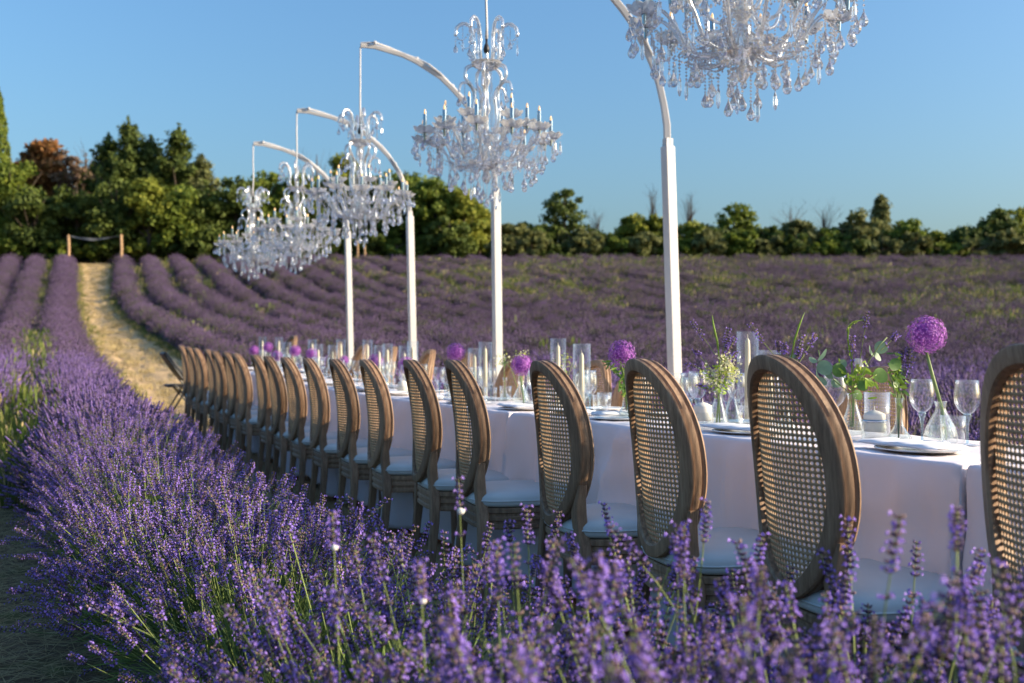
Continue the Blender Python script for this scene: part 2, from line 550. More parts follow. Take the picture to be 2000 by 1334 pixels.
# ------------------------------------------------------------------ ground
def build_ground():
    ys = np.concatenate([np.arange(-40, -2, 2.0), np.arange(-2, 16, 0.12), np.arange(16, 68, 0.35), np.arange(68, 110, 4), np.arange(110, 421, 20)])
    # columns follow the row offset (xo = X + SLOPE*Y) so that rows and path lie along the mesh
    xo = np.concatenate([np.arange(-220, -20, 12), np.arange(-20, -3, 0.8), np.arange(-3, 8, 0.1), np.arange(8, 56, 0.7), np.arange(56, 300, 12)])
    YY, XO = np.meshgrid(ys, xo, indexing='ij')
    XX = XO - SLOPE * YY
    ZZ = gz(XX, YY)
    rn = np.random.default_rng(3)
    near = (np.abs(YY) < 66)
    bump = 0.012 * np.sin(XX * 9 + 3 * np.sin(YY * 4)) * np.sin(YY * 7 + 2 * np.sin(XX * 5)) + rn.normal(0, 0.004, XX.shape)
    rut = -0.035 * np.exp(-((XX - (row_left(0, YY) + 1.35)) / 0.16) ** 2) - 0.035 * np.exp(-((XX - (row_right(0, YY) - 1.15)) / 0.16) ** 2)
    rut = rut * np.clip((YY - 12) / 2, 0, 1) * np.clip((62 - YY) / 3, 0, 1)
    clod = 0.022 * rn.normal(0, 1, XX.shape) * np.clip((YY - 12) / 4, 0, 1)
    ZZ = ZZ + np.where(near, bump + rut + clod * (np.abs(XX - (row_left(0, YY) + row_right(0, YY)) / 2) < 2), 0)
    verts = np.stack([XX, YY, ZZ], -1).reshape(-1, 3)
    ny, nx = XX.shape
    idx = np.arange(ny * nx).reshape(ny, nx)
    f = np.stack([idx[:-1, :-1], idx[:-1, 1:], idx[1:, 1:], idx[1:, :-1]], -1).reshape(-1, 4)
    # albedo masks: bare sandy path
    l0 = row_left(0, YY); r0 = row_right(0, YY)
    cen = (l0 + r0) / 2 + 0.05
    half = np.clip((r0 - l0) / 2 - 0.42, 0.3, 3)
    d = np.abs(XX - cen) / half
    path = np.clip((1.12 - d) / 0.3, 0, 1)
    path = path * np.clip((YY + 6) / 2, 0, 1) * np.clip((62 - YY) / 3, 0, 1)
    m, n, l = mat('soil_and_path')
    out = n.new('ShaderNodeOutputMaterial')
    b = n.new('ShaderNodeBsdfPrincipled')
    geo = n.new('ShaderNodeNewGeometry')
    at = n.new('ShaderNodeAttribute'); at.attribute_name = 'path'
    pos = geo.outputs['Position']
    n1 = noise(n, l, 1.3, 5, pos)
    n2 = noise(n, l, 22, 6, pos, 0.7)
    n3 = noise(n, l, 4.5, 4, pos)
    soil = ramp(n, l, n2, [(0.25, (0.07, 0.047, 0.028)), (0.5, (0.17, 0.115, 0.068)), (0.75, (0.32, 0.23, 0.135))])
    sand = ramp(n, l, n2, [(0.25, (0.34, 0.23, 0.115)), (0.5, (0.56, 0.39, 0.215)), (0.8, (0.74, 0.56, 0.35))])
    green = ramp(n, l, n2, [(0.3, (0.06, 0.085, 0.02)), (0.7, (0.20, 0.20, 0.07))])
    soil = mixc(n, l, ramp(n, l, n3, [(0.56, (0, 0, 0)), (0.74, (1, 1, 1))]), soil, green)
    sand = mixc(n, l, ramp(n, l, n1, [(0.3, (0.35, 0.35, 0.35)), (0.6, (0, 0, 0))]), sand, (0.40, 0.31, 0.12))
    # ragged border
    mth = n.new('ShaderNodeMath'); mth.operation = 'MULTIPLY_ADD'
    mth.inputs[1].default_value = 1.0
    l.new(at.outputs['Fac'], mth.inputs[0]); 
    sub = n.new('ShaderNodeMath'); sub.operation = 'SUBTRACT'
    l.new(n3, sub.inputs[0]); sub.inputs[1].default_value = 0.5
    l.new(sub.outputs[0], mth.inputs[2])
    fac = ramp(n, l, mth.outputs[0], [(0.35, (0, 0, 0)), (0.6, (1, 1, 1))])
    c = mixc(n, l, fac, soil, sand)
    l.new(c, b.inputs['Base Color'])
    b.inputs['Roughness'].default_value = 0.95
    b.inputs['Specular IOR Level'].default_value = 0.1
    bp = n.new('ShaderNodeBump'); bp.inputs['Strength'].default_value = 0.9; bp.inputs['Distance'].default_value = 0.03
    l.new(n2, bp.inputs['Height']); l.new(bp.outputs[0], b.inputs['Normal'])
    l.new(b.outputs[0], out.inputs[0])
    me = np_mesh('ground', verts, f, [m], smooth=True)
    a = me.attributes.new('path', 'FLOAT', 'POINT')
    a.data.foreach_set('value', path.reshape(-1).astype(np.float32))
    o = link('ground', me)
    tag(o, 'earth of the lavender field with a bare sandy path running uphill', 'ground', kind='structure')
build_ground()

# ------------------------------------------------------------------ scattering of uncountable stuff (geometry nodes)
_GROUPS = {}
def node_group(key, sources):
    if key in _GROUPS:
        return _GROUPS[key]
    g = bpy.data.node_groups.new('scatter_' + key, 'GeometryNodeTree')
    g.interface.new_socket('Geometry', in_out='INPUT', socket_type='NodeSocketGeometry')
    g.interface.new_socket('Geometry', in_out='OUTPUT', socket_type='NodeSocketGeometry')
    n, l = g.nodes, g.links
    gi = n.new('NodeGroupInput'); go = n.new('NodeGroupOutput')
    iop = n.new('GeometryNodeInstanceOnPoints')
    jn = n.new('GeometryNodeJoinGeometry')
    for s in sources:
        oi = n.new('GeometryNodeObjectInfo')
        oi.inputs['Object'].default_value = s
        oi.inputs['As Instance'].default_value = True
        l.new(oi.outputs['Geometry'], jn.inputs[0])
    def attr(name, typ):
        a = n.new('GeometryNodeInputNamedAttribute')
        a.data_type = typ
        a.inputs['Name'].default_value = name
        return a.outputs[0]
    l.new(gi.outputs[0], iop.inputs['Points'])
    l.new(jn.outputs[0], iop.inputs['Instance'])
    iop.inputs['Pick Instance'].default_value = True
    l.new(attr('idx', 'INT'), iop.inputs['Instance Index'])
    l.new(attr('rot', 'FLOAT_VECTOR'), iop.inputs['Rotation'])
    l.new(attr('scl', 'FLOAT_VECTOR'), iop.inputs['Scale'])
    l.new(iop.outputs[0], go.inputs[0])
    _GROUPS[key] = g
    return g

def scatter(name, key, sources, pts, rots, scls, idx, parent=None):
    me = bpy.data.meshes.new(name)
    pts = np.asarray(pts, np.float32)
    me.vertices.add(len(pts))
    me.vertices.foreach_set('co', pts.ravel())
    a = me.attributes.new('rot', 'FLOAT_VECTOR', 'POINT'); a.data.foreach_set('vector', np.asarray(rots, np.float32).ravel())
    scls = np.asarray(scls, np.float32)
    if scls.ndim == 1:
        scls = np.repeat(scls[:, None], 3, 1)
    a = me.attributes.new('scl', 'FLOAT_VECTOR', 'POINT'); a.data.foreach_set('vector', scls.ravel())
    a = me.attributes.new('idx', 'INT', 'POINT'); a.data.foreach_set('value', np.asarray(idx, np.int32))
    for s in sources:
        for mt in s.data.materials:
            if mt.name not in [x.name for x in me.materials]:
                me.materials.append(mt)
    me.update()
    o = link(name, me, parent)
    md = o.modifiers.new('scatter', 'NODES')
    md.node_group = node_group(key, sources)
    o['kind'] = 'stuff'
    return o

def source(name, me):
    return bpy.data.objects.new(name, me)        # a prototype: not linked to the scene

# ------------------------------------------------------------------ lavender stems and plants
def stem_arrays(rng, detail, L=0.62, spike=None, lean=None):
    """one lavender stem along +Z; returns verts, tri faces, material indices (0 stem, 1 calyx, 2 petal, 3 dry)"""
    V_, F_, I_ = [], [], []
    nv = 0
    bend = rng.normal(0, 0.035, 2) if lean is None else lean
    def cen(t):
        return np.array([bend[0] * t * t * 2, bend[1] * t * t * 2, L * t])
    sl = spike or rng.uniform(0.045, 0.085)
    # stem ribbon tube (3 sided)
    ts = np.linspace(0, 1, 6 if detail == 0 else 3)
    r0 = 0.0015 if detail == 0 else 0.0022
    for t in ts:
        c = cen(t)
        for k in range(3):
            a = 2 * PI * k / 3
            V_.append(c + r0 * (1.1 - 0.4 * t) * np.array([math.cos(a), math.sin(a), 0]))
    for i in range(len(ts) - 1):
        for k in range(3):
            a, b = i * 3 + k, i * 3 + (k + 1) % 3
            F_ += [(a, b, b + 3), (a, b + 3, a + 3)]; I_ += [0, 0]
    nv = len(V_)
    if detail == 0:
        nw = int(rng.integers(6, 10))
        zs = list(L - sl + sl * (np.arange(nw) + 0.5) / nw)
        if rng.random() < 0.5:
            zs.insert(0, L - sl - rng.uniform(0.02, 0.035))
        for wi, z in enumerate(zs):
            t = z / L
            c = cen(t)
            rel = (z - (L - sl)) / sl
            wr = 0.0052 * (1.1 - 0.55 * max(rel, 0) ** 2) + 0.0006
            nf = 7 if rel < 0.8 else 5
            ph = rng.uniform(0, PI)
            for k in range(nf):
                a = ph + 2 * PI * k / nf + rng.normal(0, 0.15)
                d = np.array([math.cos(a), math.sin(a), 0])
                tan = np.array([-math.sin(a), math.cos(a), 0])
                up = np.array([0, 0, 1.0])
                base = c + d * 0.001
                out_ = d * 0.62 + up * rng.uniform(0.55, 1.0)
                out_ /= np.linalg.norm(out_)
                ln = rng.uniform(0.0075, 0.0105) * (1.0 if rel > 0 else 0.85)
                wd = 0.0019
                tip = base + out_ * ln
                mid = base + out_ * ln * 0.6
                nn = np.cross(out_, tan)
                vs = [base, mid + tan * wd, mid + nn * wd, mid - tan * wd, mid - nn * wd, tip]
                V_ += vs
                mi = 1 if rng.random() < 0.62 else 3
                for q in range(4):
                    F_.append((nv, nv + 1 + q, nv + 1 + (q + 1) % 4)); I_.append(mi)
                    F_.append((nv + 5, nv + 1 + (q + 1) % 4, nv + 1 + q)); I_.append(mi)
                nv += 6
                if rng.random() < 0.42:       # open corolla: little two-lipped flower at the tip
                    pw = rng.uniform(0.0028, 0.0044)
                    o2 = d * 0.9 + up * rng.uniform(-0.2, 0.6)
                    o2 /= np.linalg.norm(o2)
                    e = tip + o2 * pw * 0.9
                    up2 = np.cross(tan, o2)
                    V_ += [tip, e + tan * pw * 0.8 + up2 * pw * 0.5, e + up2 * pw * 1.2, e - tan * pw * 0.8 + up2 * pw * 0.5, e - up2 * pw * 0.7]
                    F_ += [(nv, nv + 1, nv + 2), (nv, nv + 2, nv + 3), (nv, nv + 4, nv + 1), (nv, nv + 3, nv + 4)]
                    I_ += [2, 2, 2, 2]
                    nv += 5
    else:
        # knobbly spindle made of stacked rings
        nr = 5 if detail == 1 else 3
        sg = 4 if detail == 1 else 3
        base = cen((L - sl) / L)
        V_.append(base); b0 = nv; nv += 1
        rings = []
        for i in range(nr):
            t = (L - sl + sl * (i + 0.6) / (nr + 0.2)) / L
            c = cen(t)
            rr = (0.0075 if detail == 1 else 0.0085) * (1.0 if i % 2 == 0 else 0.62) * (1.15 - 0.5 * i / nr)
            ph = rng.uniform(0, PI)
            rings.append(nv)
            for k in range(sg):
                a = ph + 2 * PI * k / sg
                V_.append(c + rr * np.array([math.cos(a), math.sin(a), 0.2]))
            nv += sg
        V_.append(cen(1.0)); tp = nv; nv += 1
        for k in range(sg):
            F_.append((b0, rings[0] + (k + 1) % sg, rings[0] + k)); I_.append(1)
            F_.append((tp, rings[-1] + k, rings[-1] + (k + 1) % sg)); I_.append(2)
        for i in range(nr - 1):
            for k in range(sg):
                a, b = rings[i] + k, rings[i] + (k + 1) % sg
                c_, d_ = rings[i + 1] + k, rings[i + 1] + (k + 1) % sg
                mi = 2 if rng.random() < 0.5 else 1
                F_ += [(a, b, d_), (a, d_, c_)]; I_ += [mi, mi]
    return np.array(V_), np.array(F_), np.array(I_)

rng = np.random.default_rng(5)
NEAR_STEMS = []
for k in range(10):
    v, f, mi = stem_arrays(rng, 0, L=0.5)
    NEAR_STEMS.append(source('lavender_stem', np_mesh('lavender_stem', v, f, ['lavstem', 'lavbud', 'lavpetal', 'lavdry'], mi)))

def leaf_tuft(rng, n=16, L=0.16):
    V_, F_ = [], []
    for k in range(n):
        a = rng.uniform(0, 2 * PI); t = rng.uniform(0.05, 0.8)
        d = np.array([math.cos(a) * math.sin(t), math.sin(a) * math.sin(t), math.cos(t)])
        s = np.array([-math.sin(a), math.cos(a), 0]) * 0.0022
        b = np.array([math.cos(a), math.sin(a), 0]) * rng.uniform(0, 0.02)
        ln = L * rng.uniform(0.5, 1.1)
        i = len(V_)
        V_ += [b - s * 0.6, b + s * 0.6, b + d * ln * 0.55 + s, b + d * ln * 0.55 - s, b + d * ln + np.array([0, 0, -0.01])]
        F_ += [(i, i + 1, i + 2), (i, i + 2, i + 3), (i + 3, i + 2, i + 4)]
    return np.array(V_), np.array(F_)
LEAF_TUFTS = []
for k in range(4):
    v, f = leaf_tuft(rng)
    LEAF_TUFTS.append(source('leaf_tuft', np_mesh('leaf_tuft', v, f, ['lavleaf'])))

def rot_cols(zdir, roll):
    """matrices whose Z axis is zdir, rolled by roll"""
    z = zdir / np.linalg.norm(zdir, axis=1, keepdims=True)
    a = np.where(np.abs(z[:, 2:3]) < 0.95, np.array([[0, 0, 1.0]]), np.array([[1.0, 0, 0]]))
    x = np.cross(a, z); x /= np.linalg.norm(x, axis=1, keepdims=True)
    y = np.cross(z, x)
    c, s = np.cos(roll)[:, None], np.sin(roll)[:, None]
    x2 = x * c + y * s
    y2 = -x * s + y * c
    return np.stack([x2, y2, z], -1)

def mat_to_euler(Rm):
    sy = np.sqrt(Rm[:, 0, 0] ** 2 + Rm[:, 1, 0] ** 2)
    x = np.arctan2(Rm[:, 2, 1], Rm[:, 2, 2])
    y = np.arctan2(-Rm[:, 2, 0], sy)
    z = np.arctan2(Rm[:, 1, 0], Rm[:, 0, 0])
    return np.stack([x, y, z], -1)

def plant_variant(rng, detail, nstem, w=0.5, h=0.66, nleaf=160, far=False):
    """a whole lavender plant for use at a distance: merged stems + leaf blades"""
    protos = [stem_arrays(rng, detail, L=0.6) for _ in range(6)]
    VV, FF, II = [], [], []
    nv = 0
    phi = np.arccos(1 - rng.uniform(0, 1, nstem) * (1 - math.cos(R(76))))
    az = rng.uniform(0, 2 * PI, nstem)
    for k in range(nstem):
        v, f, mi = protos[k % 6]
        d = np.array([math.sin(phi[k]) * math.cos(az[k]), math.sin(phi[k]) * math.sin(az[k]), math.cos(phi[k])])
        Rm = rot_cols(d[None], np.array([rng.uniform(0, 6.28)]))[0]
        ln = rng.uniform(0.82, 1.1) * (h * math.cos(phi[k]) ** 2 + w * 1.08 * math.sin(phi[k]) ** 2) / 0.6
        base = np.array([rng.normal(0, 0.05), rng.normal(0, 0.05), 0.0])
        vv = (v * np.array([1, 1, 1.0]))
        vv = vv * np.array([1.0, 1.0, ln]) @ Rm.T + base
        VV.append(vv); FF.append(f + nv); II.append(mi)
        nv += len(v)
    # leaf blades through the lower plant
    n = nleaf
    az = rng.uniform(0, 2 * PI, n); th = rng.uniform(0, 1.25, n)
    d = np.stack([np.sin(th) * np.cos(az), np.sin(th) * np.sin(az), np.cos(th)], -1)
    r0 = rng.uniform(0.12, 0.36, n)[:, None]; ln = rng.uniform(0.10, 0.2, n)[:, None]
    side = np.cross(d, rng.normal(0, 1, (n, 3))); side /= np.linalg.norm(side, axis=1, keepdims=True)
    wd = 0.006 if not far else 0.013
    b = d * r0; t = d * (r0 + ln)
    vv = np.stack([b - side * wd, b + side * wd, t], 1).reshape(-1, 3)
    VV.append(vv); FF.append(np.arange(n * 3).reshape(-1, 3) + nv); II.append(np.full(n, 3))
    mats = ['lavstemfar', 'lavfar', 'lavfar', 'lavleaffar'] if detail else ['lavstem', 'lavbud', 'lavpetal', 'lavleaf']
    return np_mesh('lavender_plant', np.concatenate(VV), np.concatenate(FF), mats, np.concatenate(II))

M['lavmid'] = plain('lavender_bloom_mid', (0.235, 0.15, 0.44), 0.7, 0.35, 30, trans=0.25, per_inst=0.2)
MID_PLANTS, FAR_PLANTS = [], []
for k in range(4):
    me = plant_variant(rng, 1, 420, nleaf=240)
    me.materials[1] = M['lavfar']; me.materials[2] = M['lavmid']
    MID_PLANTS.append(source('lavender_plant', me))
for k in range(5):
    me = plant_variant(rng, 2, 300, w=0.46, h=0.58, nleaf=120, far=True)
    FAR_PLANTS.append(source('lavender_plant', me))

def row_core(name, fx, y0, y1, parent, w=0.34, h=0.34, step=0.4, top='lavcore'):  # dark mound added inside a row to block light between the plants
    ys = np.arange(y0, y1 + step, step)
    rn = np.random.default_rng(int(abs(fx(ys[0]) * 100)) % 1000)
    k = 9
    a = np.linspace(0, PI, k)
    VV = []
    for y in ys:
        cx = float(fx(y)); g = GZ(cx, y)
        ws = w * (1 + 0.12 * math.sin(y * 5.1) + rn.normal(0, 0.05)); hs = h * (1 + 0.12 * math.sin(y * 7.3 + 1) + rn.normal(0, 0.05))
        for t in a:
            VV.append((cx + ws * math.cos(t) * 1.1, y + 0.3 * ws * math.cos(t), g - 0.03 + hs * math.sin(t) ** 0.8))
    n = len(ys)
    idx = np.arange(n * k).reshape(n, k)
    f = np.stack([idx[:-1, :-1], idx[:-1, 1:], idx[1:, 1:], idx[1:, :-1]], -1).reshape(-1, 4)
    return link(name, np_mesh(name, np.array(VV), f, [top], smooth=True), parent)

def row_points(fx, y0, y1, spacing, jitter, rn, drop=0.0, edge=None):
    ys = []
    y = y0
    while y < y1:
        ys.append(y); y += spacing * 0.897 * rn.uniform(0.8, 1.2)
    ys = np.array(ys)
    if drop:
        ys = ys[rn.uniform(0, 1, len(ys)) > drop]
    xs = fx(ys) + rn.normal(0, jitter, len(ys))
    return np.stack([xs, ys, gz(xs, ys)], -1)

LAV_GROUP = 'lavender rows of the field'
def lavender_row(fx, y0, y1, label, rn, mid_to=14.0, spacing=0.42, drop=0.0, scale=0.93, name='lavender_row'):
    root = empty(name, (float(fx(y0)), y0, GZ(float(fx(y0)), y0)))
    tag(root, label, 'lavender row', LAV_GROUP)
    inv = Matrix.Translation(-root.location)
    def under(o):
        o.parent = root; o.matrix_parent_inverse = inv
        return o
    under(row_core('light_block_mound', fx, y0, y1, None))
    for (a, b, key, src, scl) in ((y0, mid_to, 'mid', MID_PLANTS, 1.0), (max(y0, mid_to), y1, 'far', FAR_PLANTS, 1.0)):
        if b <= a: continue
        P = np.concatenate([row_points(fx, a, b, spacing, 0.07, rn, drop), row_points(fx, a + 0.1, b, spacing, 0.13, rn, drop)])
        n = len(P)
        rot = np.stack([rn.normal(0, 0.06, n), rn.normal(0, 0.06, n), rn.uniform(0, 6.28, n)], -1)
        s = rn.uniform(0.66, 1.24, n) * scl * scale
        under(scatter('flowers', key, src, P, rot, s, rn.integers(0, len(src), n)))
    return root

# ------------------------------------------------------------------ the lavender rows
def near_row():
    """the row beside the chairs: every stem placed singly near the camera, whole plants further off"""
    rn = np.random.default_rng(21)
    fx = lambda y: row_left(0, y)
    x0 = float(fx(0.0))
    root = empty('lavender_row', (x0, 0.0, GZ(x0, 0)))
    tag(root, 'bushy purple lavender row in the foreground, running along the backs of the near chairs', 'lavender row', LAV_GROUP)
    inv = Matrix.Translation(-root.location)
    def under(o):
        o.parent = root; o.matrix_parent_inverse = inv
        return o
    under(row_core('light_block_mound', fx, -1.5, 60, None, w=0.30, h=0.30, step=0.2))
    P, D, SC, RO = [], [], [], []
    LP, LD, LS = [], [], []
    spots = []
    y = -1.2
    while y < 6.3:
        spots.append((y, 0.0)); y += 0.40 * rn.uniform(0.85, 1.15)
    spots += [(0.35, 0.2), (0.7, 0.22), (1.0, 0.24), (1.3, 0.2), (1.62, 0.16), (0.62, 0.42), (0.92, 0.44), (1.2, 0.40), (1.5, 0.34), (1.05, 0.1)]
    for (y, dx) in spots:
        cx = float(fx(y)) + rn.normal(0, 0.04) + dx
        g = GZ(cx, y)
        big = (0.93 if dx > 0.3 else 1.0) * rn.uniform(0.94, 1.06) * float(np.interp(y, [1.5, 2.4, 5.0, 6.3], [0.97, 0.84, 0.88, 0.92]))
        n = int((200 if y < 2.6 else 310) * rn.uniform(0.62, 1.2))
        cphi = 1 - rn.uniform(0, 1, n) * (1 - math.cos(R(64)))
        phi = np.arccos(cphi)
        az = rn.uniform(0, 2 * PI, n)
        rad = np.sqrt(rn.uniform(0, 1, n)) * 0.14
        base = np.stack([cx + rad * np.cos(az + rn.normal(0, .5, n)), y + rad * np.sin(az), np.full(n, g + 0.02)], -1)
        d = np.stack([np.sin(phi) * np.cos(az), np.sin(phi) * np.sin(az), np.cos(phi)], -1)
        L = big * (0.72 * np.cos(phi) ** 2 + 0.52 * np.sin(phi) ** 2) * rn.uniform(0.80, 1.08, n)
        # stems start inside the leafy cushion, so only their upper part is modelled
        stem_len = 0.5 * rn.uniform(0.85, 1.05, n)
        start = base + d * np.maximum(L - stem_len, 0)[:, None]
        dd = d + np.array([0, 0, 1.0]) * 0.12 * np.sin(phi)[:, None] + rn.normal(0, 0.05, (n, 3))
        P.append(start); D.append(dd); SC.append(stem_len / 0.5)
        m_ = 330
        az = rn.uniform(0, 2 * PI, m_); ph = np.arccos(rn.uniform(0.25, 1, m_))
        d = np.stack([np.sin(ph) * np.cos(az), np.sin(ph) * np.sin(az), np.cos(ph)], -1)
        r0 = rn.uniform(0.12, 0.33, m_)[:, None]
        LP.append(np.array([cx, y, g]) + d * r0); LD.append(d + rn.normal(0, 0.25, (m_, 3))); LS.append(rn.uniform(0.7, 1.3, m_))
    P = np.concatenate(P); D = np.concatenate(D); SC = np.concatenate(SC)
    keep = np.linalg.norm(P + D * 0.5 - np.array([0, 0, CAM_H]), axis=1) > 0.55
    P, D, SC = P[keep], D[keep], SC[keep]
    rot = mat_to_euler(rot_cols(D, rn.uniform(0, 6.28, len(P))))
    s = np.stack([rn.uniform(0.9, 1.25, len(P)), rn.uniform(0.9, 1.25, len(P)), SC], -1)
    under(scatter('flower_stems', 'near', NEAR_STEMS, P, rot, s, rn.integers(0, len(NEAR_STEMS), len(P))))
    LP = np.concatenate(LP); LD = np.concatenate(LD); LS = np.concatenate(LS)
    rot = mat_to_euler(rot_cols(LD, rn.uniform(0, 6.28, len(LP))))
    under(scatter('leaves', 'leaf', LEAF_TUFTS, LP, rot, LS, rn.integers(0, 4, len(LP))))
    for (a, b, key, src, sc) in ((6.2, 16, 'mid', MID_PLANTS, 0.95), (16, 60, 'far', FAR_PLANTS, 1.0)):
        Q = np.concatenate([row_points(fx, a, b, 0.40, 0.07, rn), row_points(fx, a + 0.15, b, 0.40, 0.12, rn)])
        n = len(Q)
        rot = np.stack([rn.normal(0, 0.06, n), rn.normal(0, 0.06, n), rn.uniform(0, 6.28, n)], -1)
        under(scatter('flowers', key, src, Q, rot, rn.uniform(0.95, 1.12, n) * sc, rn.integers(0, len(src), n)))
    return root
near_row()

rr = np.random.default_rng(33)
lavender_row(lambda y: row_left(1, y), 9.5, 60, 'purple lavender row at the left, across a strip of weeds from the foreground row', rr, mid_to=16, spacing=0.42)
lavender_row(lambda y: row_left(2, y), 20, 60, 'short stretch of lavender row at the far left edge, below the big trees', rr, spacing=0.45)
def ORD_(i):
    return (['', 'twenty', 'thirty'][(i + 1) // 10 - 1] + '-' + ORD[i % 10] if (i + 1) // 10 > 1 and (i + 1) % 10 else ORD[i] if i < 20 else 'thirtieth')
RL = ['lavender row bordering the right side of the sandy path',
      'second lavender row right of the sandy path, curving away behind the table',
      'third lavender row right of the sandy path, curving uphill to the trees',
      'fourth lavender row right of the path, passing under the farthest chandelier',
      'fifth lavender row right of the path, seen below the small far chandeliers',
      'sixth lavender row right of the path, ending near the pair of thin wooden stakes',
      'seventh lavender row right of the path, left of the third white post at the hedge',
      'eighth lavender row right of the path, meeting the trees beside the third white post']
for i in range(8):
    lavender_row(lambda y, i=i: row_right(i, y), 3.0 if i else 5.0, 60, RL[i], rr, spacing=0.45 if i else 0.6, drop=0.02 if i else 0.06)
for i in range(8, 36):
    # beyond the seventh row nothing tells the rows apart
    sparse = 0.04 + 0.16 * min(1, (i - 8) / 12)
    y0 = max(3.0, (ROWGAP * i + 3.4) / 1.22 - 2)
    wob = rr.uniform(0, 6)
    f = lambda y, i=i, w=wob: row_right(i, y) + 0.18 * np.sin(np.asarray(y) * 0.35 + w) + 0.08 * np.sin(np.asarray(y) * 1.1 + w)
    lavender_row(f, y0, 60, 'patchy lavender row in the weedy right field, %s row from the sandy path' % ORD_(i), rr, mid_to=9, spacing=0.44, drop=sparse)

# weeds and dry grass between the rows
def blade_clump(rng, n, h, spread, wd, mats, head=0.0):
    V_, F_, I_ = [], [], []
    for k in range(n):
        a = rng.uniform(0, 6.28); r = spread * math.sqrt(rng.uniform(0, 1)) * 0.5
        b = np.array([r * math.cos(a), r * math.sin(a), 0])
        a2 = a + rng.normal(0, 0.8)
        hh = h * rng.uniform(0.5, 1.1)
        out_ = np.array([math.cos(a2), math.sin(a2), 0]) * hh * rng.uniform(0.08, 0.5)
        s = np.array([-math.sin(a2), math.cos(a2), 0]) * wd * 0.5
        m1 = b + out_ * 0.35 + np.array([0, 0, hh * 0.6]); t = b + out_ + np.array([0, 0, hh])
        i = len(V_)
        V_ += [b - s, b + s, m1 + s, m1 - s, t]
        F_ += [(i, i + 1, i + 2), (i, i + 2, i + 3), (i + 3, i + 2, i + 4)]
        mi = int(rng.integers(0, len(mats))) if len(mats) > 1 else 0
        I_ += [mi] * 3
        if rng.random() < head:
            i = len(V_); q = wd * 1.6
            V_ += [t + np.array([-q, 0, 0]), t + np.array([q, 0, 0]), t + np.array([0, 0, hh * 0.14]), t + np.array([0, 0, -hh * 0.1])]
            F_ += [(i, i + 1, i + 2), (i, i + 3, i + 1)]; I_ += [mi, mi]
    return np.array(V_), np.array(F_), np.array(I_)
rg = np.random.default_rng(9)
GRASS, TALL, FLOWERWEED = [], [], []
for k in range(4):
    v, f, mi = blade_clump(rg, 70, 0.20, 0.45, 0.009, ['weed', 'weed', 'drygrass'], 0.1)
    GRASS.append(source('grass_tuft', np_mesh('grass_tuft', v, f, ['weed', 'weed', 'drygrass'], mi)))
for k in range(3):
    v, f, mi = blade_clump(rg, 55, 0.62, 0.34, 0.010, ['weed', 'weed', 'weed', 'drygrass'], 0.45)
    TALL.append(source('tall_weed', np_mesh('tall_weed', v, f, ['weed', 'weed', 'weed', 'drygrass'], mi)))

def scatter_ground(name, key, src, n, xo_fn, label, cat, smin, smax, filt=None, seed=1):
    rn = np.random.default_rng(seed)
    X, Y = xo_fn(rn, n)
    if filt is not None:
        k = filt(X, Y, rn); X, Y = X[k], Y[k]
    P = np.stack([X, Y, gz(X, Y) - 0.005], -1)
    m_ = len(P)
    rot = np.stack([rn.normal(0, 0.1, m_), rn.normal(0, 0.1, m_), rn.uniform(0, 6.28, m_)], -1)
    o = scatter(name, key, src, P, rot, rn.uniform(smin, smax, m_), rn.integers(0, len(src), m_))
    tag(o, label, cat, kind='stuff')
    return o

def left_gap(rn, n):
    Y = 1.8 + 58 * rn.uniform(0, 1, n) ** 1.5
    X = (row_left(0, Y) + row_left(1, Y)) / 2 + rn.normal(0, 0.12, n) - np.where(Y < 8, 0.05, 0)
    return X, Y
scatter_ground('weeds', 'grass', GRASS, 1500, left_gap, 'green weeds growing in the furrow left of the foreground lavender row', 'weeds', 0.7, 1.7, lambda X, Y, r: (Y > 6.5), 1)
def tall_gap(rn, n):
    Y = rn.uniform(6.5, 24, n)
    X = (row_left(0, Y) + row_left(1, Y)) / 2 + rn.normal(0, 0.08, n)
    return X, Y
scatter_ground('tall_grass', 'tall', TALL, 150, tall_gap, 'tall seeding grasses standing in the furrow at the left', 'grass', 0.5, 0.95, None, 2)
def path_edge(rn, n):
    Y = 9 + 50 * rn.uniform(0, 1, n) ** 1.2
    side = rn.uniform(0, 1, n) < 0.55
    X = np.where(side, row_left(0, Y) + 0.50 + np.abs(rn.normal(0, 0.2, n)), row_right(0, Y) - 0.50 - np.abs(rn.normal(0, 0.10, n)))
    return X, Y
scatter_ground('path_grass', 'grass', GRASS, 1500, path_edge, 'low yellow green grass fringing the sandy path', 'grass', 0.3, 0.8, None, 3)
def on_path(rn, n):
    Y = 10 + 50 * rn.uniform(0, 1, n)
    t = rn.uniform(0, 1, n)
    X = row_left(0, Y) + 0.5 + t * (row_right(0, Y) - row_left(0, Y) - 1.0)
    return X, Y
PATHG = []
for k in range(3):
    v, f, mi = blade_clump(rg, 40, 0.16, 0.5, 0.010, ['drygrass'], 0.0)
    PATHG.append(source('dry_tuft', np_mesh('dry_tuft', v, f, ['drygrass'], mi)))
scatter_ground('dry_path_grass', 'pathg', PATHG, 900, on_path, 'short dry straw coloured grass scattered over the sandy path', 'grass', 0.3, 0.8, None, 13)
def field_gap(rn, n):
    Y = rn.uniform(4, 60, n)
    i = rn.integers(0, 34, n)
    X = row_right(0, Y) + ROWGAP * (i + 0.5) + rn.normal(0, 0.2, n)
    return X, Y
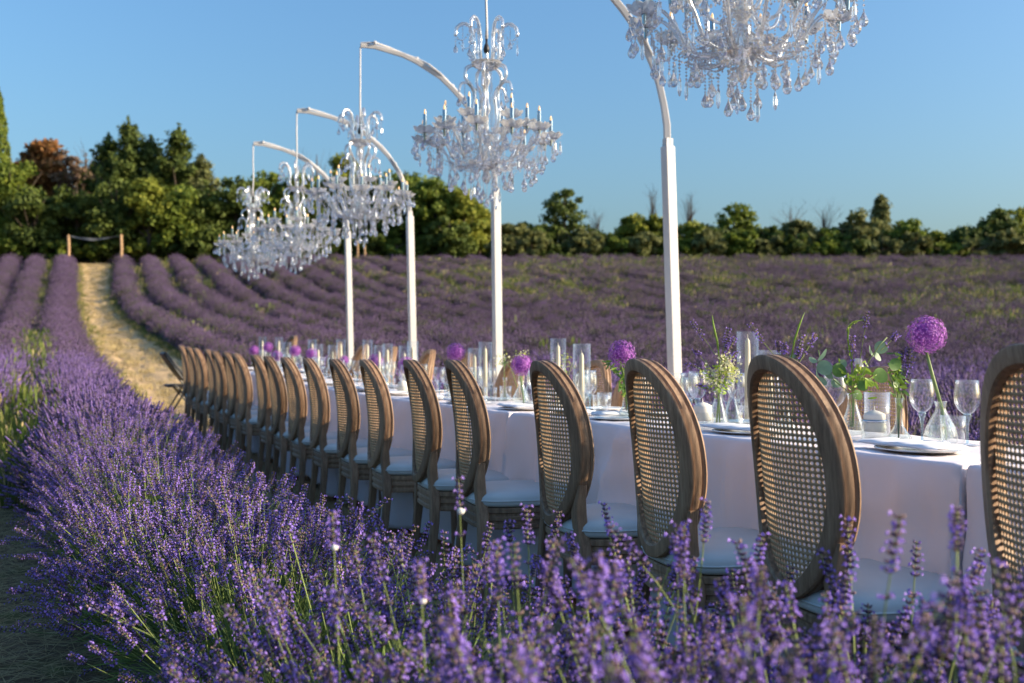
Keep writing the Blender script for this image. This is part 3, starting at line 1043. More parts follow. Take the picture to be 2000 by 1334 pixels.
def patchy(X, Y, rn):
    p = 0.5 + 0.5 * np.sin(X * 0.45 + 2 * np.sin(Y * 0.21)) * np.sin(Y * 0.35 + X * 0.2)
    xo = X + SLOPE * Y
    w = np.clip((xo - 13) / 10, 0.08, 1)
    vis = X < 1.15 * Y / 2 * 2
    far = np.clip((Y - 14) / 22, 0.10, 1)
    return (rn.uniform(0, 1, len(X)) < p * w * far) & vis
scatter_ground('field_weeds', 'grass', GRASS, 34000, field_gap, 'yellow green weeds and grass patches among the lavender on the right', 'weeds', 1.0, 2.3, patchy, 4)
scatter_ground('field_grass', 'tall', TALL, 5000, field_gap, 'scattered pale seeding grasses in the lavender field', 'grass', 0.6, 1.1, patchy, 6)

# straw and chips on the bare earth at the lower left
def straw():
    rn = np.random.default_rng(8)
    n = 14000
    Y = rn.uniform(0.9, 7.5, n) ; 
    X = row_left(0, Y) - rn.uniform(0.15, 1.9, n)
    L = rn.uniform(0.015, 0.09, n); a = rn.uniform(0, PI, n); w = rn.uniform(0.0006, 0.002, n)
    z = gz(X, Y) + rn.uniform(0.006, 0.03, n); tl = rn.normal(0, 0.2, n)
    d = np.stack([np.cos(a), np.sin(a), tl], -1) * L[:, None]
    s = np.stack([-np.sin(a), np.cos(a), np.zeros(n)], -1) * w[:, None]
    c = np.stack([X, Y, z], -1)
    up = np.array([0, 0, 0.002])
    v = np.stack([c - d - s, c - d + s, c + d + s * 0.5, c + d - s * 0.5, c + up], 1).reshape(-1, 3)
    k = np.arange(n)[:, None] * 5
    f = np.concatenate([k + np.array([[0, 1, 4]]), k + np.array([[1, 2, 4]]), k + np.array([[2, 3, 4]]), k + np.array([[3, 0, 4]])])
    o = link('straw', np_mesh('straw', v, f, ['drygrass']))
    tag(o, 'dry straw and chips lying on the earth at the lower left', 'straw', kind='stuff')
straw()

# ------------------------------------------------------------------ trees and hedge
def quad_cloud(C, Nn, size, rn, asp=1.0):
    """leaf-clump faces: one kinked pair of triangles at every centre"""
    n = len(C)
    a = rn.normal(0, 1, (n, 3))
    nn = Nn + rn.normal(0, 0.7, (n, 3))
    nn /= np.linalg.norm(nn, axis=1, keepdims=True)
    t = np.cross(nn, a); t /= np.linalg.norm(t, axis=1, keepdims=True)
    b = np.cross(nn, t)
    s = (size * rn.uniform(0.6, 1.3, n))[:, None]
    v = np.stack([C - t * s, C - b * s * 0.5 * asp + nn * s * 0.2, C + t * s, C + b * s * 0.5 * asp - nn * s * 0.1], 1).reshape(-1, 3)
    f = np.arange(n * 4).reshape(-1, 4)
    return v, f

TREE_COL = {
    'dark': foliage_mat('foliage_dark', (0.053, 0.083, 0.018), (0.108, 0.144, 0.029), (0.158, 0.188, 0.039), 0.5, 0.3),
    'green': foliage_mat('foliage_green', (0.092, 0.144, 0.022), (0.165, 0.219, 0.033), (0.264, 0.275, 0.044), 0.5, 0.35),
    'yellow': foliage_mat('foliage_yellow', (0.13, 0.17, 0.025), (0.24, 0.27, 0.04), (0.36, 0.34, 0.055), 0.5, 0.35),
    'red': foliage_mat('foliage_red', (0.238, 0.100, 0.039), (0.330, 0.150, 0.055), (0.158, 0.138, 0.033), 0.6, 0.25),
    'grey': foliage_mat('foliage_grey', (0.092, 0.112, 0.039), (0.185, 0.200, 0.066), (0.251, 0.237, 0.088), 0.5, 0.3),
    'mauve': foliage_mat('foliage_mauve', (0.198, 0.125, 0.099), (0.290, 0.188, 0.132), (0.158, 0.150, 0.055), 0.6, 0.25),
}
def tree(name, x, y, top, hw, kind, col, label, cat='tree', rn=None, low=0.0, depth=None, group='trees and bushes along the top of the field'):
    """top: height above ground, hw: half width of the crown"""
    rn = rn or np.random.default_rng(int(abs(x * 131 + y * 17 + top * 7)) % 99991)
    g = GZ(x, y)
    root = empty(name, (x, y, g))
    tag(root, label, cat, group)
    dp = depth or hw
    mb = MB()
    tr = 0.05 + 0.018 * top
    lean = rn.normal(0, 0.12)
    mb.tube([(0, 0, -0.15), (lean * 0.3, 0, top * 0.35), (lean, 0.05, top * 0.7), (lean, 0, top * 0.93)], [tr, tr * 0.8, tr * 0.45, tr * 0.12], 7)
    for k in range(7):
        a = rn.uniform(0, 6.28); z0 = top * rn.uniform(0.2, 0.6)
        r = hw * rn.uniform(0.4, 0.85)
        mb.tube([(lean * z0 / top, 0, z0), (r * 0.5 * math.cos(a), r * 0.5 * math.sin(a), z0 + top * 0.12), (r * math.cos(a), r * math.sin(a), z0 + top * rn.uniform(0.18, 0.34))], [tr * 0.4, tr * 0.25, tr * 0.08], 5)
    CC, NN = [], []
    size = 0.10
    if kind in ('round', 'open'):
        nb = int((16 + 5 * hw * top / 4) * 2.1)
        if kind == 'open': nb = int(nb * 0.7)
        per = 130 if kind == 'round' else 60
        for b in range(nb):
            # clumps spread over a lumpy ellipsoid
            d = rn.normal(0, 1, 3); d /= np.linalg.norm(d)
            rr_ = rn.uniform(0.25, 1.06) ** 0.7
            cz = low * top + (1 - low) * top * 0.5
            c = np.array([d[0] * hw * rr_ * 0.82, d[1] * dp * rr_ * 0.82, cz + d[2] * (1 - low) * top * 0.5 * rr_ * 0.86])
            br = rn.uniform(0.12, 0.36) * min(hw, top * 0.5) * (0.9 if kind == 'round' else 0.75)
            dirs = rn.normal(0, 1, (per, 3)); dirs /= np.linalg.norm(dirs, axis=1, keepdims=True)
            rad = br * rn.uniform(0.15, 1.25, per) ** 0.75
            dirs2 = dirs * np.array([1.15, 1.15, 0.8])
            CC.append(c + dirs2 * rad[:, None]); NN.append(dirs)
    elif kind == 'spire':                     # cypress-like column
        n = int(5200 * (top / 8))
        t = rn.uniform(0.02, 1, n); a = rn.uniform(0, 6.28, n)
        prof = hw * np.clip(np.sin(np.clip(t * 1.15, 0, 1) * PI * 0.5 + 0.35), 0, 1) * (1 - t ** 2.5) ** 0.7 * (1 + 0.15 * np.sin(t * 40 + a * 3))
        rad = prof * rn.uniform(0.55, 1.0, n) ** 0.5
        CC.append(np.stack([rad * np.cos(a), rad * np.sin(a), t * top], -1)); NN.append(np.stack([np.cos(a), np.sin(a), np.full(n, 0.4)], -1))
    elif kind == 'conifer':                   # upswept ragged branches
        nb = int(44 + 7 * top)
        for b in range(nb):
            t = (b + rn.uniform(0, 1)) / nb
            a = rn.uniform(0, 6.28)
            L_ = hw * 1.15 * (1.04 - t) ** 0.6 * rn.uniform(0.45, 1.25)
            z0 = top * (0.08 + 0.84 * t)
            m_ = int(170 * max(0.35, L_ / max(hw, .1)))
            s = rn.uniform(0.1, 1, m_) ** 0.8
            up = 0.38 * L_ * s ** 1.6 + 0.1 * top * (1 - t) * s * 0.4
            thick = 0.26 * (1 - s * 0.6) + 0.06
            p = np.stack([L_ * s * math.cos(a), L_ * s * math.sin(a), z0 + up], -1) + rn.normal(0, 1, (m_, 3)) * thick[:, None] * np.array([0.7, 0.7, 0.75])
            CC.append(p); NN.append(np.tile([math.cos(a), math.sin(a), 0.8], (m_, 1)))
            mb.tube([(0, 0, z0), (L_ * 0.9 * math.cos(a), L_ * 0.9 * math.sin(a), z0 + 0.3 * L_)], [tr * 0.22, tr * 0.05], 4)
        tt = rn.uniform(0.82, 1.0, 160)
        CC.append(np.stack([rn.normal(0, 0.09, 160) * (1.4 - tt), rn.normal(0, 0.09, 160), tt * top], -1)); NN.append(np.tile([0, 0, 1.0], (160, 1)))
    elif kind == 'bare':
        for k in range(30):
            a = rn.uniform(0, 6.28); z0 = top * rn.uniform(0.15, 0.7); r = hw * rn.uniform(0.3, 1.0)
            z1 = min(top, z0 + top * rn.uniform(0.2, 0.5))
            mb.tube([(0, 0, z0), (r * 0.45 * math.cos(a), r * 0.45 * math.sin(a), z0 + (z1 - z0) * 0.6), (r * math.cos(a), r * math.sin(a), z1)], [0.017, 0.010, 0.004], 4)
            for j in range(3):
                q = rn.uniform(0.4, 0.95); b = (r * q * math.cos(a), r * q * math.sin(a), z0 + (z1 - z0) * q)
                mb.tube([b, (b[0] + rn.normal(0, 0.3), b[1] + rn.normal(0, 0.3), b[2] + rn.uniform(0.2, 0.7))], [0.006, 0.003], 3)
        if col:
            n = 500
            d = rn.normal(0, 1, (n, 3)); d /= np.linalg.norm(d, axis=1, keepdims=True)
            CC.append(np.array([0, 0, top * 0.6]) + d * np.array([hw * 0.8, hw * 0.8, top * 0.34]) * rn.uniform(0.3, 1, n)[:, None]); NN.append(d)
    mb.build('trunk', 'trunk', root)
    if CC:
        C = np.concatenate(CC); Nn = np.concatenate(NN)
        C[:, 2] = np.maximum(C[:, 2], 0.05)
        v, f = quad_cloud(C, Nn, size * (1.5 if kind == 'round' else 1.3), rn, 1.1)
        link('crown', np_mesh('crown', v, f, [TREE_COL[col or 'grey']]), root)
    return root

def at(xpx, d):                       # bearing measured in the photograph, distance d
    return (xpx - 1000) / 1944.0 * d
def above(ypx, d):
    return (697 - ypx) * d / 1944.0 + 1.0
TREES = [
    # bearing, distance, top bearing, half width m, kind, colour, low, name, label
    (-9, 57, 168, .85, 'spire', 'green', 0, 'cypress_tree', 'tall slim cypress cut by the left edge of the frame', 'cypress'),
    (20, 56, 292, 1.9, 'round', 'green', 0, 'leafy_tree', 'bright green broad tree at the left edge in front of the cypress', 'tree'),
    (78, 59, 262, 1.5, 'round', 'red', .45, 'russet_tree', 'russet red crowned tree near the left edge', 'tree'),
    (130, 59, 275, 1.1, 'open', 'mauve', .45, 'russet_tree', 'thin greyish red crown between the russet tree and the big conifer', 'tree'),
    (172, 60, 280, 1.2, 'bare', 'mauve', .4, 'bare_tree', 'half bare mauve grey tree left of the big dark conifer', 'tree'),
    (62, 54, 360, 1.8, 'round', 'dark', 0, 'dark_bush', 'dark green tree below the russet crown', 'tree'),
    (150, 55, 345, 1.9, 'round', 'dark', 0, 'dark_bush', 'dark olive tree in front of the half bare one', 'tree'),
    (248, 57, 226, 2.1, 'conifer', 'dark', 0, 'conifer_tree', 'tallest dark conifer with pointed ragged top, left of the chandeliers', 'conifer'),
    (210, 57.5, 258, 1.7, 'conifer', 'dark', 0, 'conifer_tree', 'dark conifer on the left shoulder of the tallest conifer', 'conifer'),
    (292, 57, 262, 1.7, 'conifer', 'dark', 0, 'conifer_tree', 'dark conifer filling the gap between the two pointed conifers', 'conifer'),
    (348, 56.5, 240, 1.8, 'conifer', 'dark', 0, 'conifer_tree', 'pointed grey green conifer right of the tallest one with drooping right branches', 'conifer'),
    (392, 56.5, 300, 1.5, 'conifer', 'grey', 0, 'conifer_tree', 'low grey green conifer at the right foot of the pointed pair', 'conifer'),
    (228, 54, 345, 1.9, 'round', 'dark', 0, 'leafy_tree', 'dark round tree below the tallest conifer', 'tree'),
    (290, 53.5, 335, 1.5, 'round', 'yellow', 0.2, 'leafy_tree', 'yellow green tree below and right of the tallest conifer', 'tree'),
    (345, 54, 350, 1.8, 'round', 'green', 0, 'leafy_tree', 'mid green tree below the second pointed conifer', 'tree'),
    (405, 54.5, 365, 1.7, 'round', 'dark', 0, 'leafy_tree', 'dark round tree just left of the farthest chandelier', 'tree'),
    (455, 55, 340, 1.6, 'round', 'dark', 0, 'leafy_tree', 'dark green tree behind the farthest chandelier cord', 'tree'),
    (520, 56, 324, 1.8, 'round', 'green', 0, 'leafy_tree', 'green domed tree between the cords of the two farthest chandeliers', 'tree'),
    (585, 56, 318, 1.8, 'round', 'green', 0, 'leafy_tree', 'green tree behind the fourth chandelier', 'tree'),
    (618, 59, 285, 1.5, 'bare', None, .4, 'bare_tree', 'leafless grey tree rising behind the fourth chandelier', 'tree'),
    (665, 57, 300, 1.5, 'round', 'yellow', .2, 'leafy_tree', 'yellowing tree behind the third chandelier', 'tree'),
    (720, 56, 335, 1.6, 'round', 'dark', 0, 'leafy_tree', 'dark tree behind the lower arms of the third chandelier', 'tree'),
    (790, 55.5, 318, 1.8, 'round', 'green', 0, 'leafy_tree', 'bright green tree behind the third white post', 'tree'),
    (850, 55, 340, 1.8, 'round', 'green', 0, 'leafy_tree', 'bright green tree left of the second chandelier pendants', 'tree'),
    (905, 54.5, 350, 1.6, 'round', 'yellow', 0, 'leafy_tree', 'yellow green tree just left of the second white post', 'tree'),
    (935, 55.5, 385, 1.2, 'round', 'yellow', 0, 'leafy_tree', 'low yellow tree ending the tall wood at the second white post', 'tree'),
    (880, 53, 420, 1.5, 'round', 'dark', 0, 'dark_bush', 'dark bush at the foot of the yellow green tree', 'bush'),
    (1010, 57, 425, 1.5, 'round', 'grey', 0, 'hedge_bush', 'grey green bush right of the second white post', 'bush'),
    (1100, 58, 362, 1.6, 'open', 'dark', .35, 'spreading_tree', 'dark spreading open crowned tree standing alone above the hedge', 'tree'),
    (1060, 56.5, 432, 1.4, 'round', 'dark', 0, 'hedge_bush', 'dark bush at the left foot of the spreading tree', 'bush'),
    (1125, 56, 440, 1.4, 'round', 'grey', 0, 'hedge_bush', 'grey bush at the right foot of the spreading tree', 'bush'),
    (1165, 59, 415, .6, 'bare', None, 0, 'bare_sapling', 'thin bare sapling right of the spreading tree', 'sapling'),
    (1190, 56, 452, 1.5, 'round', 'dark', 0, 'hedge_bush', 'low dark bush in the dip of the hedge left of the front white post', 'bush'),
    (1238, 57, 410, 1.1, 'round', 'yellow', .1, 'hedge_bush', 'yellow green bush rising just left of the front white post', 'bush'),
    (1275, 58, 372, .35, 'bare', None, 0, 'bare_sapling', 'tall bare twig left of the front white post', 'sapling'),
    (1282, 57, 408, .7, 'round', 'yellow', .1, 'hedge_bush', 'narrow yellow bush half behind the front white post', 'bush'),
    (1345, 58.5, 380, .6, 'bare', None, 0, 'bare_sapling', 'bare curved twig right of the front white post', 'sapling'),
    (1350, 56.5, 428, 1.4, 'round', 'yellow', 0, 'hedge_bush', 'olive bush right of the front white post', 'bush'),
    (1405, 56.5, 440, 1.3, 'round', 'dark', 0, 'hedge_bush', 'dark bush below the light crowned tree', 'bush'),
    (1442, 58, 392, 1.35, 'open', 'green', .3, 'light_tree', 'light open crowned tree rounding above the middle of the right hedge', 'tree'),
    (1500, 56, 438, 1.4, 'round', 'dark', 0, 'hedge_bush', 'dark bush right of the light crowned tree', 'bush'),
    (1560, 56.5, 426, 1.5, 'round', 'grey', 0, 'hedge_bush', 'grey olive bush under the bare twigs', 'bush'),
    (1550, 59, 398, 1.6, 'bare', None, 0, 'bare_bush', 'bare twiggy bush showing above the grey olive bush', 'bush'),
    (1612, 59, 402, 1.1, 'bare', None, 0, 'bare_bush', 'bare twiggy bush left of the small conifer', 'bush'),
    (1620, 56, 440, 1.4, 'round', 'green', 0, 'hedge_bush', 'green bush left of the large rounded one', 'bush'),
    (1690, 56, 412, 1.7, 'round', 'grey', 0, 'hedge_bush', 'large rounded olive bush in the right half of the hedge', 'bush'),
    (1722, 58.5, 382, .6, 'conifer', 'grey', 0, 'small_conifer', 'small pointed conifer peeping above the large rounded bush', 'conifer'),
    (1765, 56, 425, 1.6, 'round', 'green', 0, 'hedge_bush', 'green bush on the right shoulder of the large rounded one', 'bush'),
    (1830, 57, 452, 1.4, 'round', 'yellow', 0, 'hedge_bush', 'low yellow green bush in the right dip of the hedge', 'bush'),
    (1885, 57, 450, 1.3, 'conifer', 'dark', 0, 'hedge_bush', 'low dark ragged bush in the right dip of the hedge', 'bush'),
    (1950, 57, 408, 1.25, 'conifer', 'dark', 0, 'conifer_tree', 'dark conifer near the right edge of the frame', 'conifer'),
    (1992, 58, 398, 1.1, 'open', 'yellow', .2, 'light_tree', 'light yellow green tree at the right edge of the frame', 'tree'),
    (1920, 55.5, 470, 1.2, 'round', 'green', 0, 'hedge_bush', 'green bush below the right edge conifer', 'bush'),
    (1990, 55.5, 462, 1.2, 'round', 'red', 0, 'hedge_bush', 'brownish bush at the right edge of the frame', 'bush'),
]
_gzc = lambda x, y: GZ(x, y)
for (bx, d, ty, hw, kind, col, low, nm, lab, cat) in TREES:
    d += 7.5; hw *= 1.13
    x = at(bx, d)
    top = above(ty, d) - GZ(x, d)
    tree(nm, x, d, top, hw, kind, col, lab, cat, low=low)
# low bushes in front, closing the foot of the wood
rn_ = np.random.default_rng(12)
LOWB = [(15, 445, 'green'), (75, 462, 'green'), (120, 470, 'green'), (185, 468, 'green'), (212, 452, 'dark'), (262, 462, 'yellow'), (330, 462, 'dark'), (390, 455, 'dark'), (450, 470, 'dark'),
        (520, 462, 'dark'), (590, 455, 'dark'), (650, 462, 'yellow'), (715, 450, 'dark'), (770, 462, 'green'), (830, 455, 'green')]
WHERE = ['at the left edge', 'left of the first wooden stake', 'behind the first wooden stake', 'between the two wooden stakes', 'just left of the second stake',
         'right of the second wooden stake', 'left of the farthest chandelier', 'beside the farthest chandelier', 'behind the farthest chandelier', 'between the far chandeliers', 'behind the fourth chandelier',
         'behind the fourth white post', 'between the fourth and third white posts', 'just left of the third white post', 'right of the third white post']
for (bx, ty, col), wh in zip(LOWB, WHERE):
    d = 61.0 + rn_.uniform(0, 0.8)
    x = at(bx, d)
    tree('low_bush', x, d, above(ty, d) - GZ(x, d), 1.4, 'round', col, 'low %s bush %s' % ({'green': 'bright green', 'dark': 'dark green', 'yellow': 'yellow green'}[col], wh), 'bush')
LOWR = [985, 1035, 1085, 1150, 1215, 1262, 1320, 1385, 1440, 1500, 1555, 1612, 1668, 1725, 1790, 1850, 1905, 1960, 2010]
for bx in LOWR:
    d = 61.2 + rn_.uniform(0, 0.7)
    x = at(bx, d)
    tree('low_bush', x, d, above(462 + rn_.uniform(-16, 12), d) - GZ(x, d), 1.45, 'round', ['green', 'dark', 'grey'][int(rn_.integers(0, 3))],
         'low rounded bush edging the lavender, %s from the left along the right hedge foot' % ORD[LOWR.index(bx)], 'bush', group='low bushes edging the right of the field')

# dense wood behind, seen as one dark mass between the crowns
def wood_mass():
    rn = np.random.default_rng(77)
    n = 60000
    bx = rn.uniform(-80, 985, n)
    d = rn.uniform(67, 69.5, n)
    ridge = np.interp(bx, [-80, 0, 120, 240, 350, 420, 520, 700, 850, 930, 985], [330, 330, 330, 320, 330, 385, 365, 350, 365, 400, 450])
    z1 = (697 - ridge) * d / 1944 + 1
    x = (bx - 1000) / 1944 * d
    z0 = gz(x, d)
    z = z0 + (z1 - z0) * rn.uniform(0, 1, n) * (0.92 + 0.08 * np.sin(x * 2.3))
    C = np.stack([x, d, z], -1)
    v, f = quad_cloud(C, np.tile([0.0, -1.0, 0.3], (n, 1)), 0.17, rn)
    n2 = 22000
    bx = rn.uniform(985, 2080, n2); d = rn.uniform(65.5, 67.5, n2)
    x = (bx - 1000) / 1944 * d; z0 = gz(x, d)
    z1 = (697 - 447) * d / 1944 + 1 + 0.22 * np.sin(x * 1.7) + 0.25 * np.sin(x * 0.6) + rn.normal(0, 0.1, n2)
    C = np.stack([x, d, z0 + (z1 - z0) * rn.uniform(0, 1, n2)], -1)
    v2, f2 = quad_cloud(C, np.tile([0.0, -1.0, 0.3], (n2, 1)), 0.15, rn)
    o = link('woodland', np_mesh('woodland', np.concatenate([v, v2]), np.concatenate([f, f2 + len(v)]), [TREE_COL['dark']]))
    tag(o, 'dense dark thicket closing the gaps behind the trees and the hedge', 'woodland', kind='stuff')
wood_mass()

# wooden stakes at the top of the field
def stake(bx, d, y_top, label, wdt=0.09):
    x = at(bx, d); g = GZ(x, d)
    mb = MB()
    h = above(y_top, d) - g
    mb.tube([(0, 0, -0.2), (0.01, 0, h * 0.6), (-0.02, 0, h)], [wdt, wdt * 0.95, wdt * 0.9], 8)
    mb.tube([(0, 0, h * 0.985), (-0.02, 0, h + 0.03)], [wdt * 0.7, wdt * 0.2], 8)
    o = mb.build('wooden_stake', 'palewood', loc=(x, d, g))
    tag(o, label, 'stake', 'wooden stakes at the top of the field')
    return (x, d, g + h)
s1 = stake(133, 59.5, 459, 'pale wooden stake at the top of the path, left one of the pair holding netting')
s2 = stake(236, 59.5, 458, 'pale wooden stake right of the head of the path')
stake(698, 60, 470, 'thin wooden stake beside the fourth white post, left of a pair', 0.06)
stake(712, 60, 478, 'thin short wooden stake beside the fourth white post, right of a pair', 0.06)
def netting():
    n = 24
    v, f = [], []
    for i in range(n + 1):
        t = i / n
        x = s1[0] + (s2[0] - s1[0]) * t; y = s1[1]
        z = s1[2] - 0.02 - 0.16 * math.sin(PI * t)
        hgt = 0.03 + 0.12 * math.sin(PI * min(1, t * 1.25)) * (1 if t < 0.8 else 0.4)
        v += [(x, y - 0.01, z), (x, y - 0.03 * math.sin(t * 20), z - hgt)]
    for i in range(n):
        f.append((2 * i, 2 * i + 1, 2 * i + 3, 2 * i + 2))
    mb = MB(); mb.add(v, f)
    o = mb.build('netting', 'net')
    sm = o.modifiers.new('thickness', 'SOLIDIFY'); sm.thickness = 0.01
    tag(o, 'slack grey netting strung between the two wooden stakes at the path head', 'netting')
netting()

# ------------------------------------------------------------------ tables and cloths
def base_h(y):
    return float(np.interp(y, _gy, _gh))
def tpos(s, w, z=0.0):
    """point on the table top: s metres along the near edge, w metres across"""
    p = T0 + U * s + V * w
    return Vector((p.x, p.y, base_h(p.y) + 0.752 - 0.014 * w / 0.7 + z))
def along(bearing, w):
    """s at which a thing standing w across the table is seen at the bearing (px of the 2000 px photo)"""
    y = 1944 * (T0.x + w / math.cos(TH)) / (bearing - 43)
    return (y - w * math.sin(TH)) / math.cos(TH)
TW = 0.70
TABLES = [(0.30, 2.575), (2.59, 4.975), (4.99, 7.375), (7.39, 9.775), (9.79, 12.0)]
TL = ['nearest, at the right edge of the frame', 'second from the camera, behind the large near chairs', 'third from the camera',
      'fourth from the camera, under the fourth chandelier', 'farthest from the camera, at the left end']
def make_table(s0, s1, k):
    c = tpos((s0 + s1) / 2, TW / 2)
    root = empty('trestle_table', (c.x, c.y, base_h(c.y)), TH)   # local x = V, local y = U
    root.rotation_euler.z = math.atan2(V.y, V.x)
    tag(root, 'folding table hidden under its white cloth, %s' % TL[k], 'table', 'folding tables pushed end to end')
    L = (s1 - s0) / 2
    slope = (base_h(tpos(s1, .3).y) - base_h(tpos(s0, .3).y)) / (s1 - s0)
    mb = MB(); mb.box(-TW / 2 + .015, TW / 2 - .015, -L + .015, L - .015, 0.70, 0.725)
    o = mb.build('tabletop', 'palewood', root); o.rotation_euler = (math.atan(slope), 0, 0)
    for sx in (-1, 1):
        for sy in (-1, 1):
            m2 = MB(); m2.tube([(sx * (TW / 2 - .08), sy * (L - .25), 0.70 + slope * sy * L * .9), (sx * (TW / 2 - .08), sy * (L - .2), 0.0 + (slope * sy * L * .8))], 0.014, 8)
            m2.build('leg', 'black', root)
    # cloth
    rn = np.random.default_rng(40 + k)
    D = 0.72
    ds = np.concatenate([-np.linspace(D, 0.02, 14), np.arange(0, (s1 - s0) + .001, 0.0295), (s1 - s0) + np.linspace(0.02, D, 14)])
    dw = np.concatenate([-np.linspace(D, 0.03, 25), [-0.021, -0.015, -0.010, -0.005], np.linspace(0, TW, 17), TW + np.linspace(0.012, D, 12)])
    SS, WW = np.meshgrid(ds, dw, indexing='ij')
    cs = np.clip(SS, 0, s1 - s0); cw = np.clip(WW, 0, TW)
    os_ = SS - cs; ow = WW - cw
    hyp = np.hypot(os_, ow)
    corner = (np.abs(os_) > 0) & (np.abs(ow) > 0)
    drop = np.minimum(hyp, D + 0.02 * np.sin(SS * 5))
    with np.errstate(all='ignore'):
        ux = np.where(hyp > 0, os_ / np.maximum(hyp, 1e-6), 0); uw = np.where(hyp > 0, ow / np.maximum(hyp, 1e-6), 0)
    S_ = SS + s0
    ph = rn.uniform(0, 6.28, 8)
    t = np.clip(drop / D, 0, 1)
    fold = 2.3 * (0.020 * np.sin(S_ * 5.3 + ph[0] + 0.6 * t) + 0.013 * np.sin(S_ * 11.7 + ph[1] - t) + 0.008 * np.sin(S_ * 23 + ph[2] + 2 * t)) * t ** 0.7
    # diagonal pulls falling from the edge
    for j in range(7):
        sc = rn.uniform(0, s1 - s0); sl = rn.uniform(-0.35, 0.35)
        x_ = (SS - sc - sl * drop) / (0.025 + 0.05 * t)
        fold += rn.uniform(0.012, 0.034) * np.exp(-x_ ** 2) * (1 - 0.3 * t) * np.clip(drop / 0.05, 0, 1)
    fold += 0.0050 * np.sin(S_ * 41 + 14 * drop + 3 * np.sin(S_ * 7)) * np.clip(drop / .06, 0, 1) + 0.0045 * np.sin(S_ * 17 - 26 * drop + 2 * np.sin(S_ * 5 + drop * 9)) * np.clip(drop / .1, 0, 1)
    out_ = 0.012 * np.sin(np.minimum(drop / 0.011, PI / 2)) + 0.008 * np.clip(drop / 0.06, 0, 1) + fold * (np.abs(ow) > 0) + 0.02 * t
    endf = (np.abs(ow) == 0) & (np.abs(os_) > 0)
    outer_end = ((k == 0) & (os_ < 0)) | ((k == len(TABLES) - 1) & (os_ > 0))
    out_ = np.where(endf & ~outer_end, -0.004 - 0.0 * out_, out_)
    out_ = np.where(hyp == 0, 0, out_)
    out_s = np.where(corner & ~outer_end, np.minimum(out_, 0.0), out_) * ux
    out_w = out_ * uw
    ps = cs + s0 + out_s; pw = cw + out_w
    X = T0.x + U.x * ps + V.x * pw; Y = T0.y + U.y * ps + V.y * pw
    g = np.interp(Y, _gy, _gh)
    er = 0.011
    th_ = np.minimum(drop / er, PI / 2)
    Z = 0.75 - 0.014 * cw / TW - np.where(drop < er * PI / 2, er * (1 - np.cos(th_)), er + drop - er * PI / 2)
    # crumple of the top and along the edge
    cr = 0.0020 * np.sin(S_ * 31 + 5 * np.sin(WW * 9)) * np.sin(WW * 22 + 3 * np.sin(S_ * 6)) + rn.normal(0, 0.0004, Z.shape)
    Z = Z + np.where(hyp == 0, cr, 0)
    Z = np.maximum(Z, 0.012)
    verts = np.stack([X, Y, Z + g], -1).reshape(-1, 3)
    n1, n2 = SS.shape
    idx = np.arange(n1 * n2).reshape(n1, n2)
    f = np.stack([idx[:-1, :-1], idx[1:, :-1], idx[1:, 1:], idx[:-1, 1:]], -1).reshape(-1, 4)
    o = link('tablecloth', np_mesh('tablecloth', verts, f, ['cloth'], smooth=True))
    sd = o.modifiers.new('thickness', 'SOLIDIFY'); sd.thickness = 0.0012; sd.offset = -1
    tag(o, 'floor length white tablecloth on the table %s' % TL[k], 'tablecloth', 'white tablecloths')
for k, (a, b) in enumerate(TABLES):
    make_table(a, b, k)

